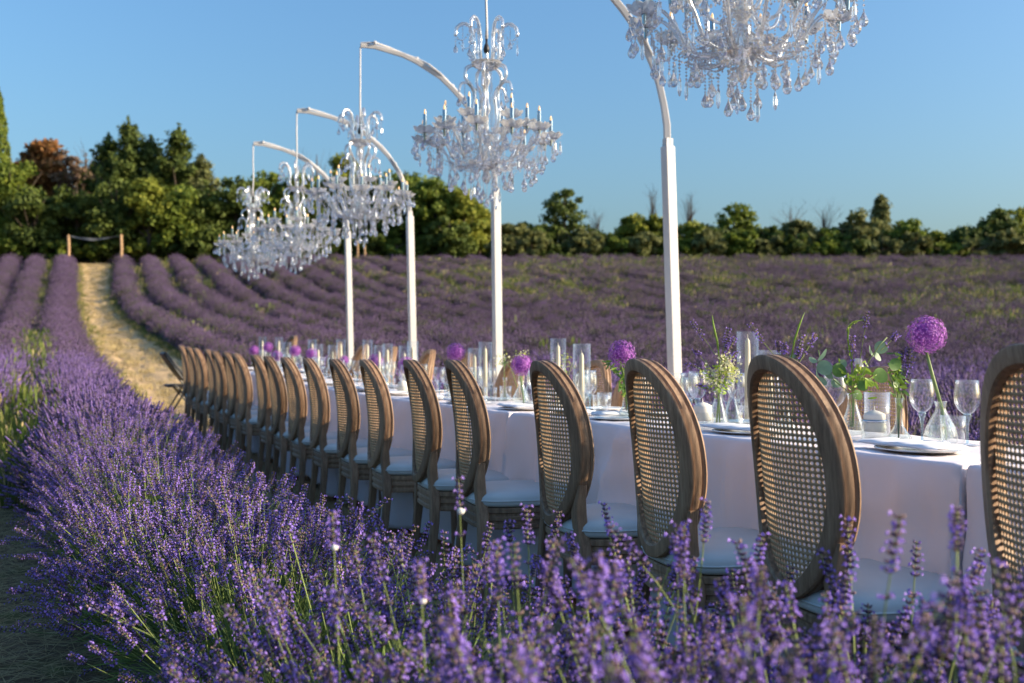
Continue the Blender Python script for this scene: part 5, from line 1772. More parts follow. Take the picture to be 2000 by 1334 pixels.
# ------------------------------------------------------------------ table ware
def glass_meshes():
    g = {}
    def lathe(prof, seg, name, m, ribs=0, amp=0.0):
        mb = MB(); mb.lathe(prof, seg, rib=ribs, ribamp=amp); return mb.mesh(name, m, True)
    g['bowl'] = lathe([(0.004, 0.088), (0.014, 0.093), (0.026, 0.105), (0.034, 0.122), (0.0368, 0.138), (0.036, 0.155), (0.033, 0.175), (0.0312, 0.190), (0.0302, 0.190), (0.0318, 0.175), (0.0345, 0.155), (0.0352, 0.138)], 24, 'bowl', 'glass')
    g['stemg'] = lathe([(0.004, 0.005), (0.0036, 0.03), (0.004, 0.055), (0.007, 0.072), (0.012, 0.086), (0.010, 0.092), (0.0, 0.094)], 12, 'stem', 'blueglass')
    g['foot'] = lathe([(0.0, 0.006), (0.006, 0.006), (0.02, 0.003), (0.033, 0.0015), (0.033, 0.0), (0.0, 0.0)], 24, 'foot', 'glass')
    g['tumbler'] = lathe([(0.0, 0.003), (0.028, 0.003), (0.030, 0.006), (0.034, 0.05), (0.035, 0.088), (0.0338, 0.088), (0.0325, 0.05), (0.028, 0.010), (0.0, 0.010)], 24, 'tumbler', 'glass')
    g['cyl'] = lathe([(0.0395, 0.0), (0.0395, 0.25), (0.0375, 0.25), (0.0375, 0.0), (0.0395, 0.0)], 28, 'glass_chimney', 'chimney')
    g['holder'] = lathe([(0.0, 0.0), (0.036, 0.0), (0.036, 0.004), (0.014, 0.012), (0.010, 0.03), (0.013, 0.05), (0.022, 0.072), (0.028, 0.088), (0.044, 0.094), (0.044, 0.101), (0.013, 0.101), (0.012, 0.07), (0.0, 0.068)], 24, 'glass_holder', 'ribglass')
    g['taper'] = lathe([(0.0, 0.03), (0.0118, 0.03), (0.0108, 0.20), (0.0095, 0.29), (0.0085, 0.302), (0.004, 0.312), (0.0012, 0.314), (0.001, 0.326), (0.0, 0.327)], 12, 'candle', 'wax')
    g['cone'] = lathe([(0.0, 0.0), (0.036, 0.0), (0.040, 0.006), (0.039, 0.016), (0.028, 0.06), (0.016, 0.098), (0.0125, 0.118), (0.015, 0.135), (0.018, 0.140), (0.0165, 0.140), (0.0115, 0.120), (0.0145, 0.098), (0.026, 0.06), (0.036, 0.018), (0.0, 0.010)], 32, 'vase', 'glass')
    g['bud'] = lathe([(0.0, 0.0), (0.030, 0.0), (0.037, 0.010), (0.036, 0.022), (0.024, 0.036), (0.013, 0.055), (0.010, 0.085), (0.0105, 0.120), (0.0135, 0.140), (0.0122, 0.140), (0.009, 0.120), (0.0085, 0.085), (0.0115, 0.056), (0.022, 0.038), (0.033, 0.022), (0.0, 0.008)], 32, 'vase', 'glass')
    g['ribvase'] = lathe([(0.0, 0.0), (0.038, 0.0), (0.046, 0.010), (0.047, 0.025), (0.041, 0.048), (0.028, 0.075), (0.017, 0.095), (0.014, 0.108), (0.016, 0.122), (0.019, 0.126), (0.0175, 0.126), (0.0125, 0.108), (0.0155, 0.094), (0.026, 0.075), (0.039, 0.048), (0.044, 0.025), (0.0, 0.008)], 48, 'vase', 'ribglass', 18, 0.03)
    g['jar'] = lathe([(0.0, 0.0), (0.034, 0.0), (0.038, 0.008), (0.038, 0.045), (0.035, 0.055), (0.036, 0.060), (0.034, 0.060), (0.033, 0.055), (0.035, 0.045), (0.035, 0.010), (0.0, 0.008)], 40, 'jar', 'ribglass', 16, 0.02)
    g['pillar'] = lathe([(0.0, 0.030), (0.031, 0.030), (0.0315, 0.078), (0.030, 0.083), (0.014, 0.091), (0.002, 0.094), (0.001, 0.106), (0.0, 0.107)], 24, 'candle', 'whitewax')
    g['widecyl'] = lathe([(0.0, 0.002), (0.040, 0.002), (0.040, 0.145), (0.0385, 0.145), (0.0385, 0.006), (0.0, 0.006)], 28, 'glass_cylinder', 'glass')
    g['waterc'] = lathe([(0.0, 0.011), (0.034, 0.018), (0.030, 0.040), (0.026, 0.055), (0.0, 0.055)], 24, 'water', 'water')
    g['waterb'] = lathe([(0.0, 0.009), (0.031, 0.015), (0.031, 0.022), (0.021, 0.036), (0.0115, 0.055), (0.0, 0.055)], 24, 'water', 'water')
    g['plate'] = lathe([(0.0, 0.003), (0.085, 0.003), (0.098, 0.007), (0.118, 0.010), (0.118, 0.0125), (0.097, 0.0095), (0.084, 0.006), (0.0, 0.006)], 40, 'plate', 'china')
    return g
M['chimney'] = thin_glass('chimney_glass', body=0.004, edge=0.55, blend=0.3)
G = glass_meshes()
WG_G = 'stemmed wine glasses on the table'
def wine_glass(s, w, label, sc=1.0):
    p = tpos(s, w)
    root = empty('wine_glass', p, random.uniform(0, 3)); root.scale = (sc, sc, sc)
    tag(root, label, 'wine glass', WG_G)
    link('bowl', G['bowl'], root); link('stem', G['stemg'], root); link('foot', G['foot'], root)
    return root
def single(name, key, s, w, label, cat, group=None, sc=1.0, dz=0.0):
    o = link(name, G[key], None, tpos(s, w, dz)); o.scale = (sc, sc, sc)
    o.rotation_euler.z = random.uniform(0, 6)
    tag(o, label, cat, group)
    return o
def hurricane(s, w, label, hgt=1.0, ped=True, ch=1.0):
    root = empty('candle_lantern', tpos(s, w))
    tag(root, label, 'candle holder', 'taper candles in glass chimneys on the table')
    link('glass_holder', G['holder'], root)
    o = link('glass_chimney', G['cyl'], root, (0, 0, 0.102)); o.scale = (1, 1, hgt)
    c = link('candle', G['taper'], root); c.scale = (1, 1, ch)
    return root
def vase(key, s, w, label, sc=1.0):
    root = empty('flower_vase', tpos(s, w)); root.scale = (sc, sc, sc)
    tag(root, label, 'vase', 'small glass vases on the table')
    link('glass_body', G[key], root)
    link('water', G['waterb' if key == 'bud' else 'waterc'], root)
    return root

def allium_meshes():
    rn = np.random.default_rng(4)
    out_ = []
    for var in range(2):
        n = 420
        i = np.arange(n) + 0.5
        ph = np.arccos(1 - 2 * i / n); th = PI * (1 + 5 ** 0.5) * i
        d = np.stack([np.cos(th) * np.sin(ph), np.sin(th) * np.sin(ph), np.cos(ph)], -1)
        d = d + rn.normal(0, 0.05, d.shape); d /= np.linalg.norm(d, axis=1, keepdims=True)
        V_, F_, I_ = [], [], []
        nv = 0
        for k in range(n):
            dd = d[k]; a = np.cross(dd, [0.3, 0.5, 0.8]); a /= np.linalg.norm(a); b = np.cross(dd, a)
            r0 = 0.056 * rn.uniform(0.84, 1.04)
            c = dd * r0
            V_ += [a * 0.0006, -a * 0.0006, c]; F_.append((nv, nv + 1, nv + 2)); I_.append(0); nv += 3
            q0 = rn.uniform(0, 6.28)
            for j in range(6):
                q = q0 + 2 * PI * j / 6
                t = (a * math.cos(q) + b * math.sin(q)) * 0.0062 + dd * 0.0022
                s_ = (-a * math.sin(q) + b * math.cos(q)) * 0.0013
                V_ += [c - s_ * .5, c + t * 0.6 + s_, c + t, c + t * 0.6 - s_]
                F_ += [(nv, nv + 1, nv + 2), (nv, nv + 2, nv + 3)]
                mi = 1 if rn.random() < 0.4 else 0
                I_ += [mi, mi]; nv += 4
        mb = MB(); mb.ball((0, 0, 0), 0.036, 12, 8)
        core = np.concatenate(mb.v)
        fs = [f for f in mb.f]
        V_ = list(V_) + [tuple(x) for x in core]
        for f in fs:
            f = [x + nv for x in f]
            F_.append((f[0], f[1], f[2])); I_.append(0)
            if len(f) == 4: F_.append((f[0], f[2], f[3])); I_.append(0)
        out_.append(np_mesh('flower_head', np.array(V_), np.array(F_), ['allium', 'allium2'], np.array(I_)))
    return out_
ALL = allium_meshes()
def allium(s, w, head, label, r=1.0, stem_r=0.0045):
    """head: offset (across image right, depth, height above table) of the ball centre"""
    p = tpos(s, w)
    root = empty('allium_flower', p)
    tag(root, label, 'flower', 'purple pompom flowers on the table')
    hx, hy, hz = head
    mb = MB()
    L = Vector((hx, hy, hz - 0.05 * r))
    mb.tube([(0.014, 0, 0.012), (0.008 + hx * 0.1, hy * 0.2, hz * 0.33), (hx * 0.55, hy * 0.6, hz * 0.62), tuple(L)], [stem_r, stem_r, stem_r, stem_r * 0.85], 8)
    mb.build('stem', 'stem', root, True)
    h = link('flower_head', ALL[random.randint(0, 1)], root, (hx, hy, hz), (random.uniform(0, 3), random.uniform(0, 3), 0)); h.scale = (r, r, r)
    return root

rv = np.random.default_rng(55)
def lav_sprig(base, tip, spike, label, curve=0.0, dry=False, group='lavender sprigs in the vases'):
    base = Vector(base); tip = Vector(tip)
    L = (tip - base).length
    v, f, mi = stem_arrays(rv, 0, L=L, spike=spike, lean=np.array([curve, 0.0]))
    d = np.array(tip - base)[None]
    Rm = rot_cols(d, np.array([0.0 if curve >= 0 else 0.0]))[0]
    v = v * np.array([1, 1, 1]); v = v @ Rm.T + np.array(base)
    o = link('lavender_sprig', np_mesh('lavender_sprig', v, f, ['lavstem', 'lavbud', 'lavpetal', 'lavdry'], mi))
    tag(o, label, 'lavender sprig', group)
    return o
def disc_leaf(parent, c, r, nrm, m='euc', asp=1.0, tip=0.15, name='leaf', rot=0.0):
    n = 14
    z = Vector(nrm).normalized(); x = z.orthogonal().normalized(); y = z.cross(x)
    x, y = x * math.cos(rot) + y * math.sin(rot), y * math.cos(rot) - x * math.sin(rot)
    v = [tuple(Vector(c) - z * r * 0.10)]
    for k in range(n):
        a = 2 * PI * k / n
        rr_ = r * (1 + tip * max(0, math.cos(a)) ** 6)
        v.append(tuple(Vector(c) + x * rr_ * math.cos(a) + y * rr_ * asp * math.sin(a) + z * r * 0.12 * math.cos(2 * a)))
    f = [(0, 1 + k, 1 + (k + 1) % n) for k in range(n)]
    mb = MB(); mb.add(v, f)
    return mb.build(name, m, parent, True)
def twig(parent, pts, r=0.0018, m='stem', name='stem'):
    mb = MB(); mb.tube(pts, r, 6); return mb.build(name, m, parent, True)

# --- the bouquets nearest the camera (offsets in metres from each vase foot: right, away, up)
def off(px, py, vx, d, dy=0.0):
    """offset of a point seen at (px, py) from a vase standing at bearing vx, distance d"""
    k = d / 1944.0
    return ((px - vx) * k, dy, 1.0 + (697 - py) * k - 0.752)

# 1. ribbed vase with the single large purple ball
sA, wA = along(1836, 0.46), 0.46
vase('ribvase', sA, wA, 'squat ribbed glass vase holding the largest purple pompom flower', 1.0)
allium(sA, wA, (-0.041, 0.0, 0.322), 'largest purple pompom flower on a thick green stem, at the right end of the table', 1.0, 0.0055)
# 2. vase with eucalyptus and freesia
sB, wB = along(1664, 0.32), 0.32
vase('cone', sB, wB, 'conical glass vase holding the eucalyptus and white freesia bouquet', 1.02)
dB = 3.05
pB = tpos(sB, wB)
def PB(px, py, dy=0.0): return off(px, py, 1664, dB, dy)
root = empty('eucalyptus_bouquet', pB); tag(root, 'eucalyptus sprays with round leaves in the conical vase right of the third near chair', 'bouquet')
for path in ([PB(1664, 830), PB(1664, 760), PB(1640, 715, .02), PB(1612, 703, .03), PB(1590, 702, .03)],
             [PB(1666, 830), PB(1668, 760), PB(1690, 705, -.02), PB(1712, 672, -.02), PB(1728, 655, -.02)],
             [PB(1662, 830), PB(1668, 770), PB(1690, 740), PB(1712, 728)],
             [PB(1660, 830), PB(1660, 765), PB(1612, 720, .03), PB(1604, 680, .03)]):
    twig(root, path, 0.0016)
LV = [(1640, 719, .0195, (0.1, -1, .1), 'greenleaf', 1.0), (1609, 714, .0205, (-.3, -1, .3), 'euc', 1.0), (1603, 690, .0185, (-.8, -.5, .2), 'euc', .35), (1590, 699, .012, (.2, -1, .5), 'euc', .7),
      (1598, 728, .016, (.9, -.6, .1), 'euc', .5), (1606, 741, .013, (-.2, -1, .3), 'euc', .8), (1588, 739, .015, (.3, -.9, .4), 'euc', .8), (1722, 674, .0165, (-.4, -1, .1), 'euc', 1.1), (1717, 691, .0145, (.6, -.9, .2), 'euc', .7),
      (1698, 682, .017, (.8, -.6, .2), 'euc', .5), (1721, 729, .0205, (.1, -1, .15), 'greenleaf', 1.0), (1673, 767, .014, (.2, -1, .3), 'greenleaf', 1.0), (1679, 749, .015, (-.3, -1, .3), 'greenleaf', .9),
      (1688, 738, .013, (.5, -.8, .4), 'greenleaf', .8), (1634, 745, .014, (.2, -1, .3), 'euc', .85), (1622, 728, .013, (-.3, -1, .2), 'euc', .7), (1702, 742, .013, (.3, -1, .2), 'greenleaf', .8), (1660, 742, .014, (-.3, -1, .4), 'greenleaf', .7), (1694, 722, .012, (-.2, -1, .3), 'brightleaf', .5), (1652, 706, .012, (-.6, -1, .2), 'euc', .8)]
for (px, py, r_, nn, m_, asp) in LV:
    disc_leaf(root, PB(px, py, rv.normal(0, .012)), r_ * 1.15, nn, m_, asp, rot=rv.uniform(-.4, .4) + 1.5)
for k in range(60):      # fine bright foliage
    a = rv.uniform(-1.2, 1.2); L_ = rv.uniform(0.02, 0.05)
    c = PB(1676 + rv.normal(0, 14), 738 + rv.normal(0, 16), rv.normal(0, .015))
    b = disc_leaf(root, c, L_ * 0.32, (rv.normal(0, .5), -1, rv.normal(0, .5)), 'brightleaf', .28, rot=rv.uniform(0, 3.1))
fr = empty('white_freesia', pB); tag(fr, 'single white freesia bloom with yellow throat amid the eucalyptus', 'flower')
twig(fr, [PB(1665, 820), PB(1668, 765), PB(1672, 725)], 0.0018)
for k in range(6):
    a = k * PI / 3
    c = Vector(PB(1677, 704)) + Vector((0.0065 * math.cos(a), 0.0065 * math.sin(a), 0))
    disc_leaf(fr, c, 0.0150, (math.cos(a), math.sin(a), 0.12), 'whitewax', .62, 0.1, 'petal', rot=1.57)
mb = MB(); mb.lathe([(0.0, -0.036), (0.003, -0.03), (0.008, -0.014), (0.009, -0.004)], 8, mtx=Matrix.Translation(PB(1677, 705))); mb.build('throat', 'yellow_fl', fr, True)
pb = Vector(pB)
def world(o_): return tuple(pb + Vector(o_))
lav_sprig(world(PB(1676, 720)), world(PB(1695, 606)), 0.055, 'tall dark lavender sprig rising highest from the eucalyptus vase')
sg = empty('green_veronica', pB); tag(sg, 'arching pale green spike bending over to the right above the eucalyptus vase', 'flower')
twig(sg, [PB(1665, 800), PB(1664, 740), PB(1663, 700), PB(1656, 660), PB(1657, 636), PB(1668, 624), PB(1688, 620)], [0.0016, 0.0016, 0.002, 0.0028, 0.003, 0.0028, 0.001], 'brightleaf')
for k in range(110):
    t = rv.uniform(0, 1); pp = [(1663, 705), (1656, 665), (1656, 640), (1662, 628), (1676, 622)]
    q = t * 3.99; i0 = int(q); u = q - i0
    c = PB(pp[i0][0] * (1 - u) + pp[i0 + 1][0] * u + rv.normal(0, 1.8), pp[i0][1] * (1 - u) + pp[i0 + 1][1] * u + rv.normal(0, 1.2), rv.normal(0, .003))
    disc_leaf(sg, c, 0.0026, rv.normal(0, 1, 3), 'yellow_fl', .8, name='floret') if k < 60 else None
lav_sprig(world(PB(1664, 735)), world(PB(1665, 655)), 0.05, 'short pale lavender sprig beside the arching green spike')
lav_sprig(world(PB(1716, 680, -.02)), world(PB(1752, 649, -.02)), 0.03, 'small drooping lavender head right of the round eucalyptus leaves', curve=0.01)

# 3. narrow bud vase with lavender and greens
sC, wC = along(1755, 0.357), 0.357
vase('bud', sC, wC, 'narrow necked glass bud vase between the candle jar and the wine glass', 0.95)
pC = tpos(sC, wC); dC = 2.95
def PC(px, py, dy=0.0): return off(px, py, 1755, dC, dy)
root = empty('green_sprig', pC); tag(root, 'bunch of bright green sprigs with dark round leaves in the bud vase', 'bouquet')
for q in (1735, 1748, 1756, 1764):
    twig(root, [PC(1754, 850), PC(1755 + (q - 1755) * .2, 775), PC(q, 715)], 0.0022)
for k in range(60):
    disc_leaf(root, PC(1752 + rv.normal(0, 9), 726 + rv.normal(0, 22), rv.normal(0, .012)), rv.uniform(.008, .013), (rv.normal(0, .6), -1, rv.normal(0, .6)), 'brightleaf' if k % 3 else 'greenleaf', .34, rot=rv.uniform(1, 2.2))
disc_leaf(root, PC(1743, 707, -.02), .0195, (.1, -1, .2), 'greenleaf', .92)
disc_leaf(root, PC(1748, 745, -.01), .013, (.4, -1, .2), 'greenleaf', .8)
pb = Vector(pC)
for (x0, y0, x1, y1, sp, lab) in ((1757, 800, 1783, 690, .10, 'thick dark lavender sprig leaning right toward the largest purple flower'), (1756, 800, 1776, 676, .06, 'dark lavender sprig upright in the bud vase'),
                                  (1757, 800, 1768, 712, .08, 'dried pinkish lavender sprig low in the bud vase'), (1755, 800, 1762, 680, .04, 'dark lavender tip behind the leaves of the bud vase')):
    lav_sprig(world(PC(x0, y0)), world(PC(x1, y1)), sp, lab)

# 4. two vases with cream blossom, second gap
for (bx, w, lab, dx) in ((1402, 0.235, 'conical glass vase full of green stems, left of a pair under cream blossom', 0), (1430, 0.33, 'conical glass vase behind, right of a pair under cream blossom', 1)):
    vase('cone', along(bx, w), w, lab, 0.98)
sD, wD = along(1402, .235), .235
pD = tpos(sD, wD); dD = 3.52
def PD(px, py, dy=0.0): return off(px, py, 1402, dD, dy)
def blossom(nm, pos, pts, lab, fine, coords, P_, spread=1.0, m1='white_fl', m2='yellow_fl'):
    root = empty(nm, pos); tag(root, lab, 'bouquet')
    for pth in pts:
        twig(root, [P_(*q) for q in pth], 0.0016)
    for j, (cx, cy, sd, n) in enumerate(coords):
        V_, F_, I_ = [], [], []
        nv = 0
        for k in range(n):
            c = np.array(P_(cx + rv.normal(0, sd), cy + rv.normal(0, sd * .85), rv.normal(0, sd * .0016)))
            nn = rv.normal(0, 1, 3); nn /= np.linalg.norm(nn); a = np.cross(nn, [.2, .3, .9]); a /= np.linalg.norm(a); b = np.cross(nn, a)
            mi = 0 if rv.random() < 0.6 else 1
            for q in range(4):
                an = q * PI / 2
                t = (a * math.cos(an) + b * math.sin(an)); s_ = (-a * math.sin(an) + b * math.cos(an))
                V_ += [c, c + t * .003 + s_ * .0022, c + t * .0052 + nn * .0015, c + t * .003 - s_ * .0022]
                F_ += [(nv, nv + 1, nv + 2), (nv, nv + 2, nv + 3)]; I_ += [mi, mi]; nv += 4
        link('flower_cluster', np_mesh('flower_cluster', np.array(V_), np.array(F_), [m1, m2], np.array(I_)), root)
    return root
rt = blossom('cream_bouquet', pD, [[(1400, 825), (1402, 770), (1385, 730)], [(1404, 825), (1404, 770), (1400, 735)], [(1400, 825), (1405, 765), (1425, 715)], [(1398, 825), (1403, 768), (1378, 700)], [(1406, 825), (1404, 760), (1412, 700)]],
             'cream white blossom and lime green flower heads bunched in the paired vases', True,
             [(1418, 703, 8, 130), (1427, 722, 8, 110), (1390, 738, 9, 90), (1408, 745, 8, 60), (1375, 725, 8, 50), (1432, 738, 6, 40), (1405, 722, 7, 60)], PD)
for k in range(40):
    disc_leaf(rt, PD(1404 + rv.normal(0, 14), 740 + rv.normal(0, 18), rv.normal(0, .012)), rv.uniform(.007, .012), (rv.normal(0, .6), -1, rv.normal(0, .6)), 'brightleaf', .3, rot=rv.uniform(.6, 2.6))
gs = empty('green_spike', pD); tag(gs, 'slender upright green seed spike above the cream blossom', 'flower')
twig(gs, [PD(1404, 760), PD(1405, 700), PD(1401, 665), PD(1394, 635), PD(1391, 613)], [0.0018, 0.002, 0.0038, 0.0034, 0.0008], 'brightleaf')
pb = Vector(pD)
for (x0, y0, x1, y1, sp, cv, lab) in ((1397, 690, 1352, 625, .085, .0, 'longest lavender sprig leaning left above the cream blossom'), (1408, 700, 1423, 640, .06, 0, 'lavender sprig upright above the cream blossom'),
                                 (1410, 700, 1426, 655, .05, 0, 'greyish lavender sprig beside the upright one over the cream blossom'), (1412, 705, 1436, 658, .07, 0, 'dark lavender sprig leaning right toward the tall candle glass'),
                                 (1415, 710, 1440, 685, .05, 0, 'short dark lavender sprig at the right of the cream blossom'), (1384, 715, 1357, 680, .035, 0, 'short lavender sprig at the left of the cream blossom'),
                                 (1385, 725, 1341, 706, .04, 0, 'lavender sprig lying almost flat left of the cream blossom'), (1398, 765, 1364, 749, .04, 0, 'dark lavender sprig hanging low over the vase rim')):
    lav_sprig(world(PD(x0, y0)), world(PD(x1, y1)), sp, lab, curve=cv)
hurricane(along(1460, .38), .38, 'tallest taper candle in a glass chimney, right of the cream blossom', 0.98, ch=1.03)
hurricane(along(1503, .48), .48, 'shorter candle chimney half hidden behind the third near chair', 0.72, ch=0.8)
# 5. bouquet half behind the third chair
sE, wE = along(1535, .30), .30
vase('bud', sE, wE, 'bud vase hidden behind the top of the third near chair back', 1.0)
pE = tpos(sE, wE); dE = 3.28
def PE(px, py, dy=0.0): return off(px, py, 1535, dE, dy)
pb = Vector(pE)
for (x0, y0, x1, y1, sp, cv, lab) in ((1520, 700, 1458, 628, .09, .02, 'arching dark lavender sprig crossing the tall candle chimney'), (1545, 730, 1568, 650, .09, 0, 'dark lavender sprig upright above the third near chair'),
                                 (1550, 720, 1600, 650, .05, .02, 'lavender sprig arching right above the third near chair'), (1538, 720, 1533, 668, .04, 0, 'violet lavender sprig just above the chair back, left'),
                                 (1526, 720, 1519, 664, .04, 0, 'bright violet lavender sprig beside the candle chimney'), (1552, 720, 1562, 680, .035, 0, 'bright violet lavender sprig just above the chair back, right')):
    lav_sprig(world(PE(x0, y0)), world(PE(x1, y1)), sp, lab, curve=cv)
gs = empty('green_spike', pE); tag(gs, 'pointed green seed spike rising above the third near chair', 'flower')
twig(gs, [PE(1540, 780), PE(1543, 710), PE(1552, 660), PE(1562, 630), PE(1572, 606)], [0.0018, 0.002, 0.003, 0.003, 0.0008], 'brightleaf')
disc_leaf(gs, PE(1549, 696), .017, (.2, -1, .2), 'euc', .8)
# 6. vase in the gap between fourth and third chairs
sF, wF = along(1222, .176), .176
vase('bud', sF, wF, 'slim bud vase holding the purple flower with the green leafy sprig', 1.05)
allium(sF, wF, (-0.016, 0, 0.263), 'purple pompom flower with a green leafy sprig against it', 0.98)
pF = tpos(sF, wF); dF = 3.95
def PF(px, py, dy=0.0): return off(px, py, 1222, dF, dy)
root = empty('leafy_sprig', pF); tag(root, 'narrow leaved green sprigs in front of the purple pompom flower', 'bouquet')
for pth in ([(1222, 800), (1221, 745), (1213, 710), (1203, 680)], [(1222, 800), (1220, 745), (1200, 718), (1178, 704)], [(1222, 800), (1224, 750), (1222, 715), (1210, 690)], [(1222, 790), (1216, 755), (1208, 748)]):
    twig(root, [PF(*q, -.02) for q in pth], 0.0016)
    for k in range(15):
        ns_ = len(pth) - 1; t = k / 14 * 0.75 + .25; i0 = min(int(t * ns_), ns_ - 1); u = t * ns_ - i0
        c = PF(pth[i0][0] * (1 - u) + pth[i0 + 1][0] * u + rv.normal(0, 4), pth[i0][1] * (1 - u) + pth[i0 + 1][1] * u + rv.normal(0, 3), -.02 + rv.normal(0, .01))
        disc_leaf(root, c, rv.uniform(.012, .018), (rv.normal(0, .5), -1, rv.normal(0, .5)), 'brightleaf' if k % 2 else 'greenleaf', .26, rot=rv.uniform(0, 3))
disc_leaf(root, PF(1211, 755, -.03), .020, (.3, -1, .1), 'greenleaf', .35, rot=0.2)
hurricane(along(1090, .40), .40, 'taper candle in a tall glass chimney above the fourth near chair', 0.98, ch=1.0)
hurricane(along(1136, .22), .22, 'taper candle in a glass chimney just right of the fourth near chair top', 0.83, ch=0.86)
# yellow bloom and dried stems between them
pG = tpos(along(1106, .45), .45); dG = 1944 * (2.2 + .45 * 1.1145) / (1106 - 43)
vase('cone', along(1106, .45), .45, 'conical vase with yellow bloom behind the fourth near chair')
def PG(px, py, dy=0.0): return off(px, py, 1106, dG, dy)
blossom('yellow_bouquet', pG, [[(1106, 770), (1104, 730), (1103, 700)], [(1106, 770), (1110, 730), (1118, 705)]], 'small yellow bloom and dry purple stems between two candle chimneys', True, [(1103, 697, 6, 26), (1112, 715, 8, 16), (1098, 720, 6, 14)], PG, m1='yellow_fl')
# 7. round vase, purple flower and white blossom left of the fourth chair
sH, wH = along(1018, .36), .36
vase('ribvase', sH, wH, 'round ribbed vase left of the fourth near chair, holding a purple flower', 1.02)
allium(sH, wH, (0.002, 0, 0.212), 'purple pompom flower just left of the fourth near chair top', 1.0)
pH = tpos(sH + .1, wH + .05); dH = 5.35
def PH(px, py, dy=0.0): return off(px, py, 1018, dH, dy)
vase('cone', sH + .1, wH + .1, 'small vase of white blossom behind the round ribbed vase')
blossom('white_bouquet', pH, [[(1018, 770), (1016, 730), (1018, 700)], [(1015, 770), (1000, 720), (985, 700)]], 'white blossom peeping over the purple flower beside the fourth near chair', True, [(1020, 690, 7, 40), (985, 695, 7, 26), (972, 700, 6, 16)], PH)
hurricane(along(948, .42), .42, 'taper candle in a tall glass chimney just left of the second white post', 0.95, ch=.97)
hurricane(along(927, .36), .36, 'taper candle in a short glass chimney, second left of the second white post', 0.8, ch=.83)
sg_ = along(986, .42)
blossom('green_sprig', tpos(sg_, .42), [[(986, 775), (985, 730), (984, 700)]], 'small green leafed sprig right of the second white post', True, [(984, 706, 5, 30)], lambda a, b, c=0.0: off(a, b, 986, 5.45, c), m1='greenleaf', m2='brightleaf')
vase('bud', sg_, .42, 'bud vase with green sprig right of the second white post')

# more purple flowers toward the far end
FARALL = [(890, 686, .35, 'standing highest between the second and third white posts'), (797, 712, .30, 'half hidden behind the seventh near chair, dark violet'), (738, 704, .36, 'just left of the third white post'),
          (673, 702, .40, 'low, just left of the fourth white post'), (606, 690, .36, 'above the ninth near chair'), (574, 684, .36, 'second tallest of the far group'), (540, 694, .30, 'low in the far group, half hidden by a chair'),
          (524, 677, .36, 'tallest of the far group'), (498, 683, .40, 'farthest left, at the end of the table')]
for (bx, py, w, lab) in FARALL:
    s = along(bx, w); y = (T0 + U * s + V * w).y
    hz_ = 1.0 + (697 - py) * y / 1944 - 0.752 - base_h(y)
    vase('ribvase' if rv.random() < .5 else 'cone', s, w, 'vase holding the purple pompom flower ' + lab)
    allium(s, w, (rv.normal(0, .008), 0, max(hz_, .15)), 'purple pompom flower ' + lab, 1.0 if bx != 673 else .7)
for (bx, w, hg, lab) in ((806, .42, .98, 'in front of the third white post'), (790, .36, .85, 'paired with the one before the third white post'), (757, .5, .9, 'left of the third white post'), (718, .42, 1.0, 'right of the fourth white post'), (741, .36, .85, 'short, second right of the fourth white post'),
                         (666, .42, 1.0, 'tall, left of the fourth white post'), (650, .36, .8, 'short, second left of the fourth white post'), (622, .36, .8, 'short, above the ninth near chair'), (610, .44, .95, 'behind the purple flower above the ninth near chair'),
                         (561, .38, .8, 'short, in the far group of flowers'), (545, .46, .95, 'in the far group of flowers'), (513, .44, .9, 'at the far end of the table')):
    hurricane(along(bx, w), w, 'taper candle in a glass chimney ' + lab, hg, ch=hg)

# glasses nearest the camera
wine_glass(along(1800, .45), .45, 'wine glass with pale blue stem left of the largest purple flower')
wine_glass(along(1888, .50), .50, 'wine glass with pale blue stem nearest the right edge chair')
wine_glass(along(1630, .40), .40, 'wine glass half hidden by the right shoulder of the third near chair', 1.05)
single('tumbler', 'tumbler', along(1860, .42), .42, 'plain water tumbler between the two large wine glasses', 'tumbler', 'water tumblers on the table')
o = single('glass_cylinder', 'widecyl', along(1712, .46), .46, 'wide clear glass cylinder behind the candle jar', 'glass cylinder')
cj = empty('candle_jar', tpos(along(1707, .33), .33)); tag(cj, 'ribbed glass jar with a domed white candle, beside the bud vase', 'candle')
link('jar', G['jar'], cj); link('candle', G['pillar'], cj)
mb = MB(); mb.lathe([(0.0345, 0.058), (0.0375, 0.060), (0.0375, 0.064), (0.0345, 0.066)], 24); mb.build('rim', 'chrome', cj, True)
mb = MB(); mb.lathe([(0.0, .002), (0.008, .001), (0.015, .004), (0.019, 0.009)], 16); sp = mb
o = sp.build('spoon', ['chrome'], None, True, tpos(along(1741, .27), .27)); o.scale = (1.5, .9, 1)
o.data = o.data; mb2 = MB(); mb2.tube([(0.015, 0, .006), (.06, 0.0, .012), (.11, 0, .006)], [.0025, .002, .0035], 6); h_ = mb2.build('handle', 'chrome', o, True)
tag(o, 'small steel spoon lying beside the foot of the bud vase', 'spoon')

def candle_pillar(bx, w, lab):
    c = empty('candle_jar', tpos(along(bx, w), w)); tag(c, lab, 'candle')
    link('jar', G['jar'], c); link('candle', G['pillar'], c)
candle_pillar(1372, .14, 'white candle in a jar peeping right of the fourth big chair back')
candle_pillar(787, .18, 'white pillar candle between the sixth and seventh near chairs')
candle_pillar(1128, .55, 'white candle in a jar behind the fourth near chair')

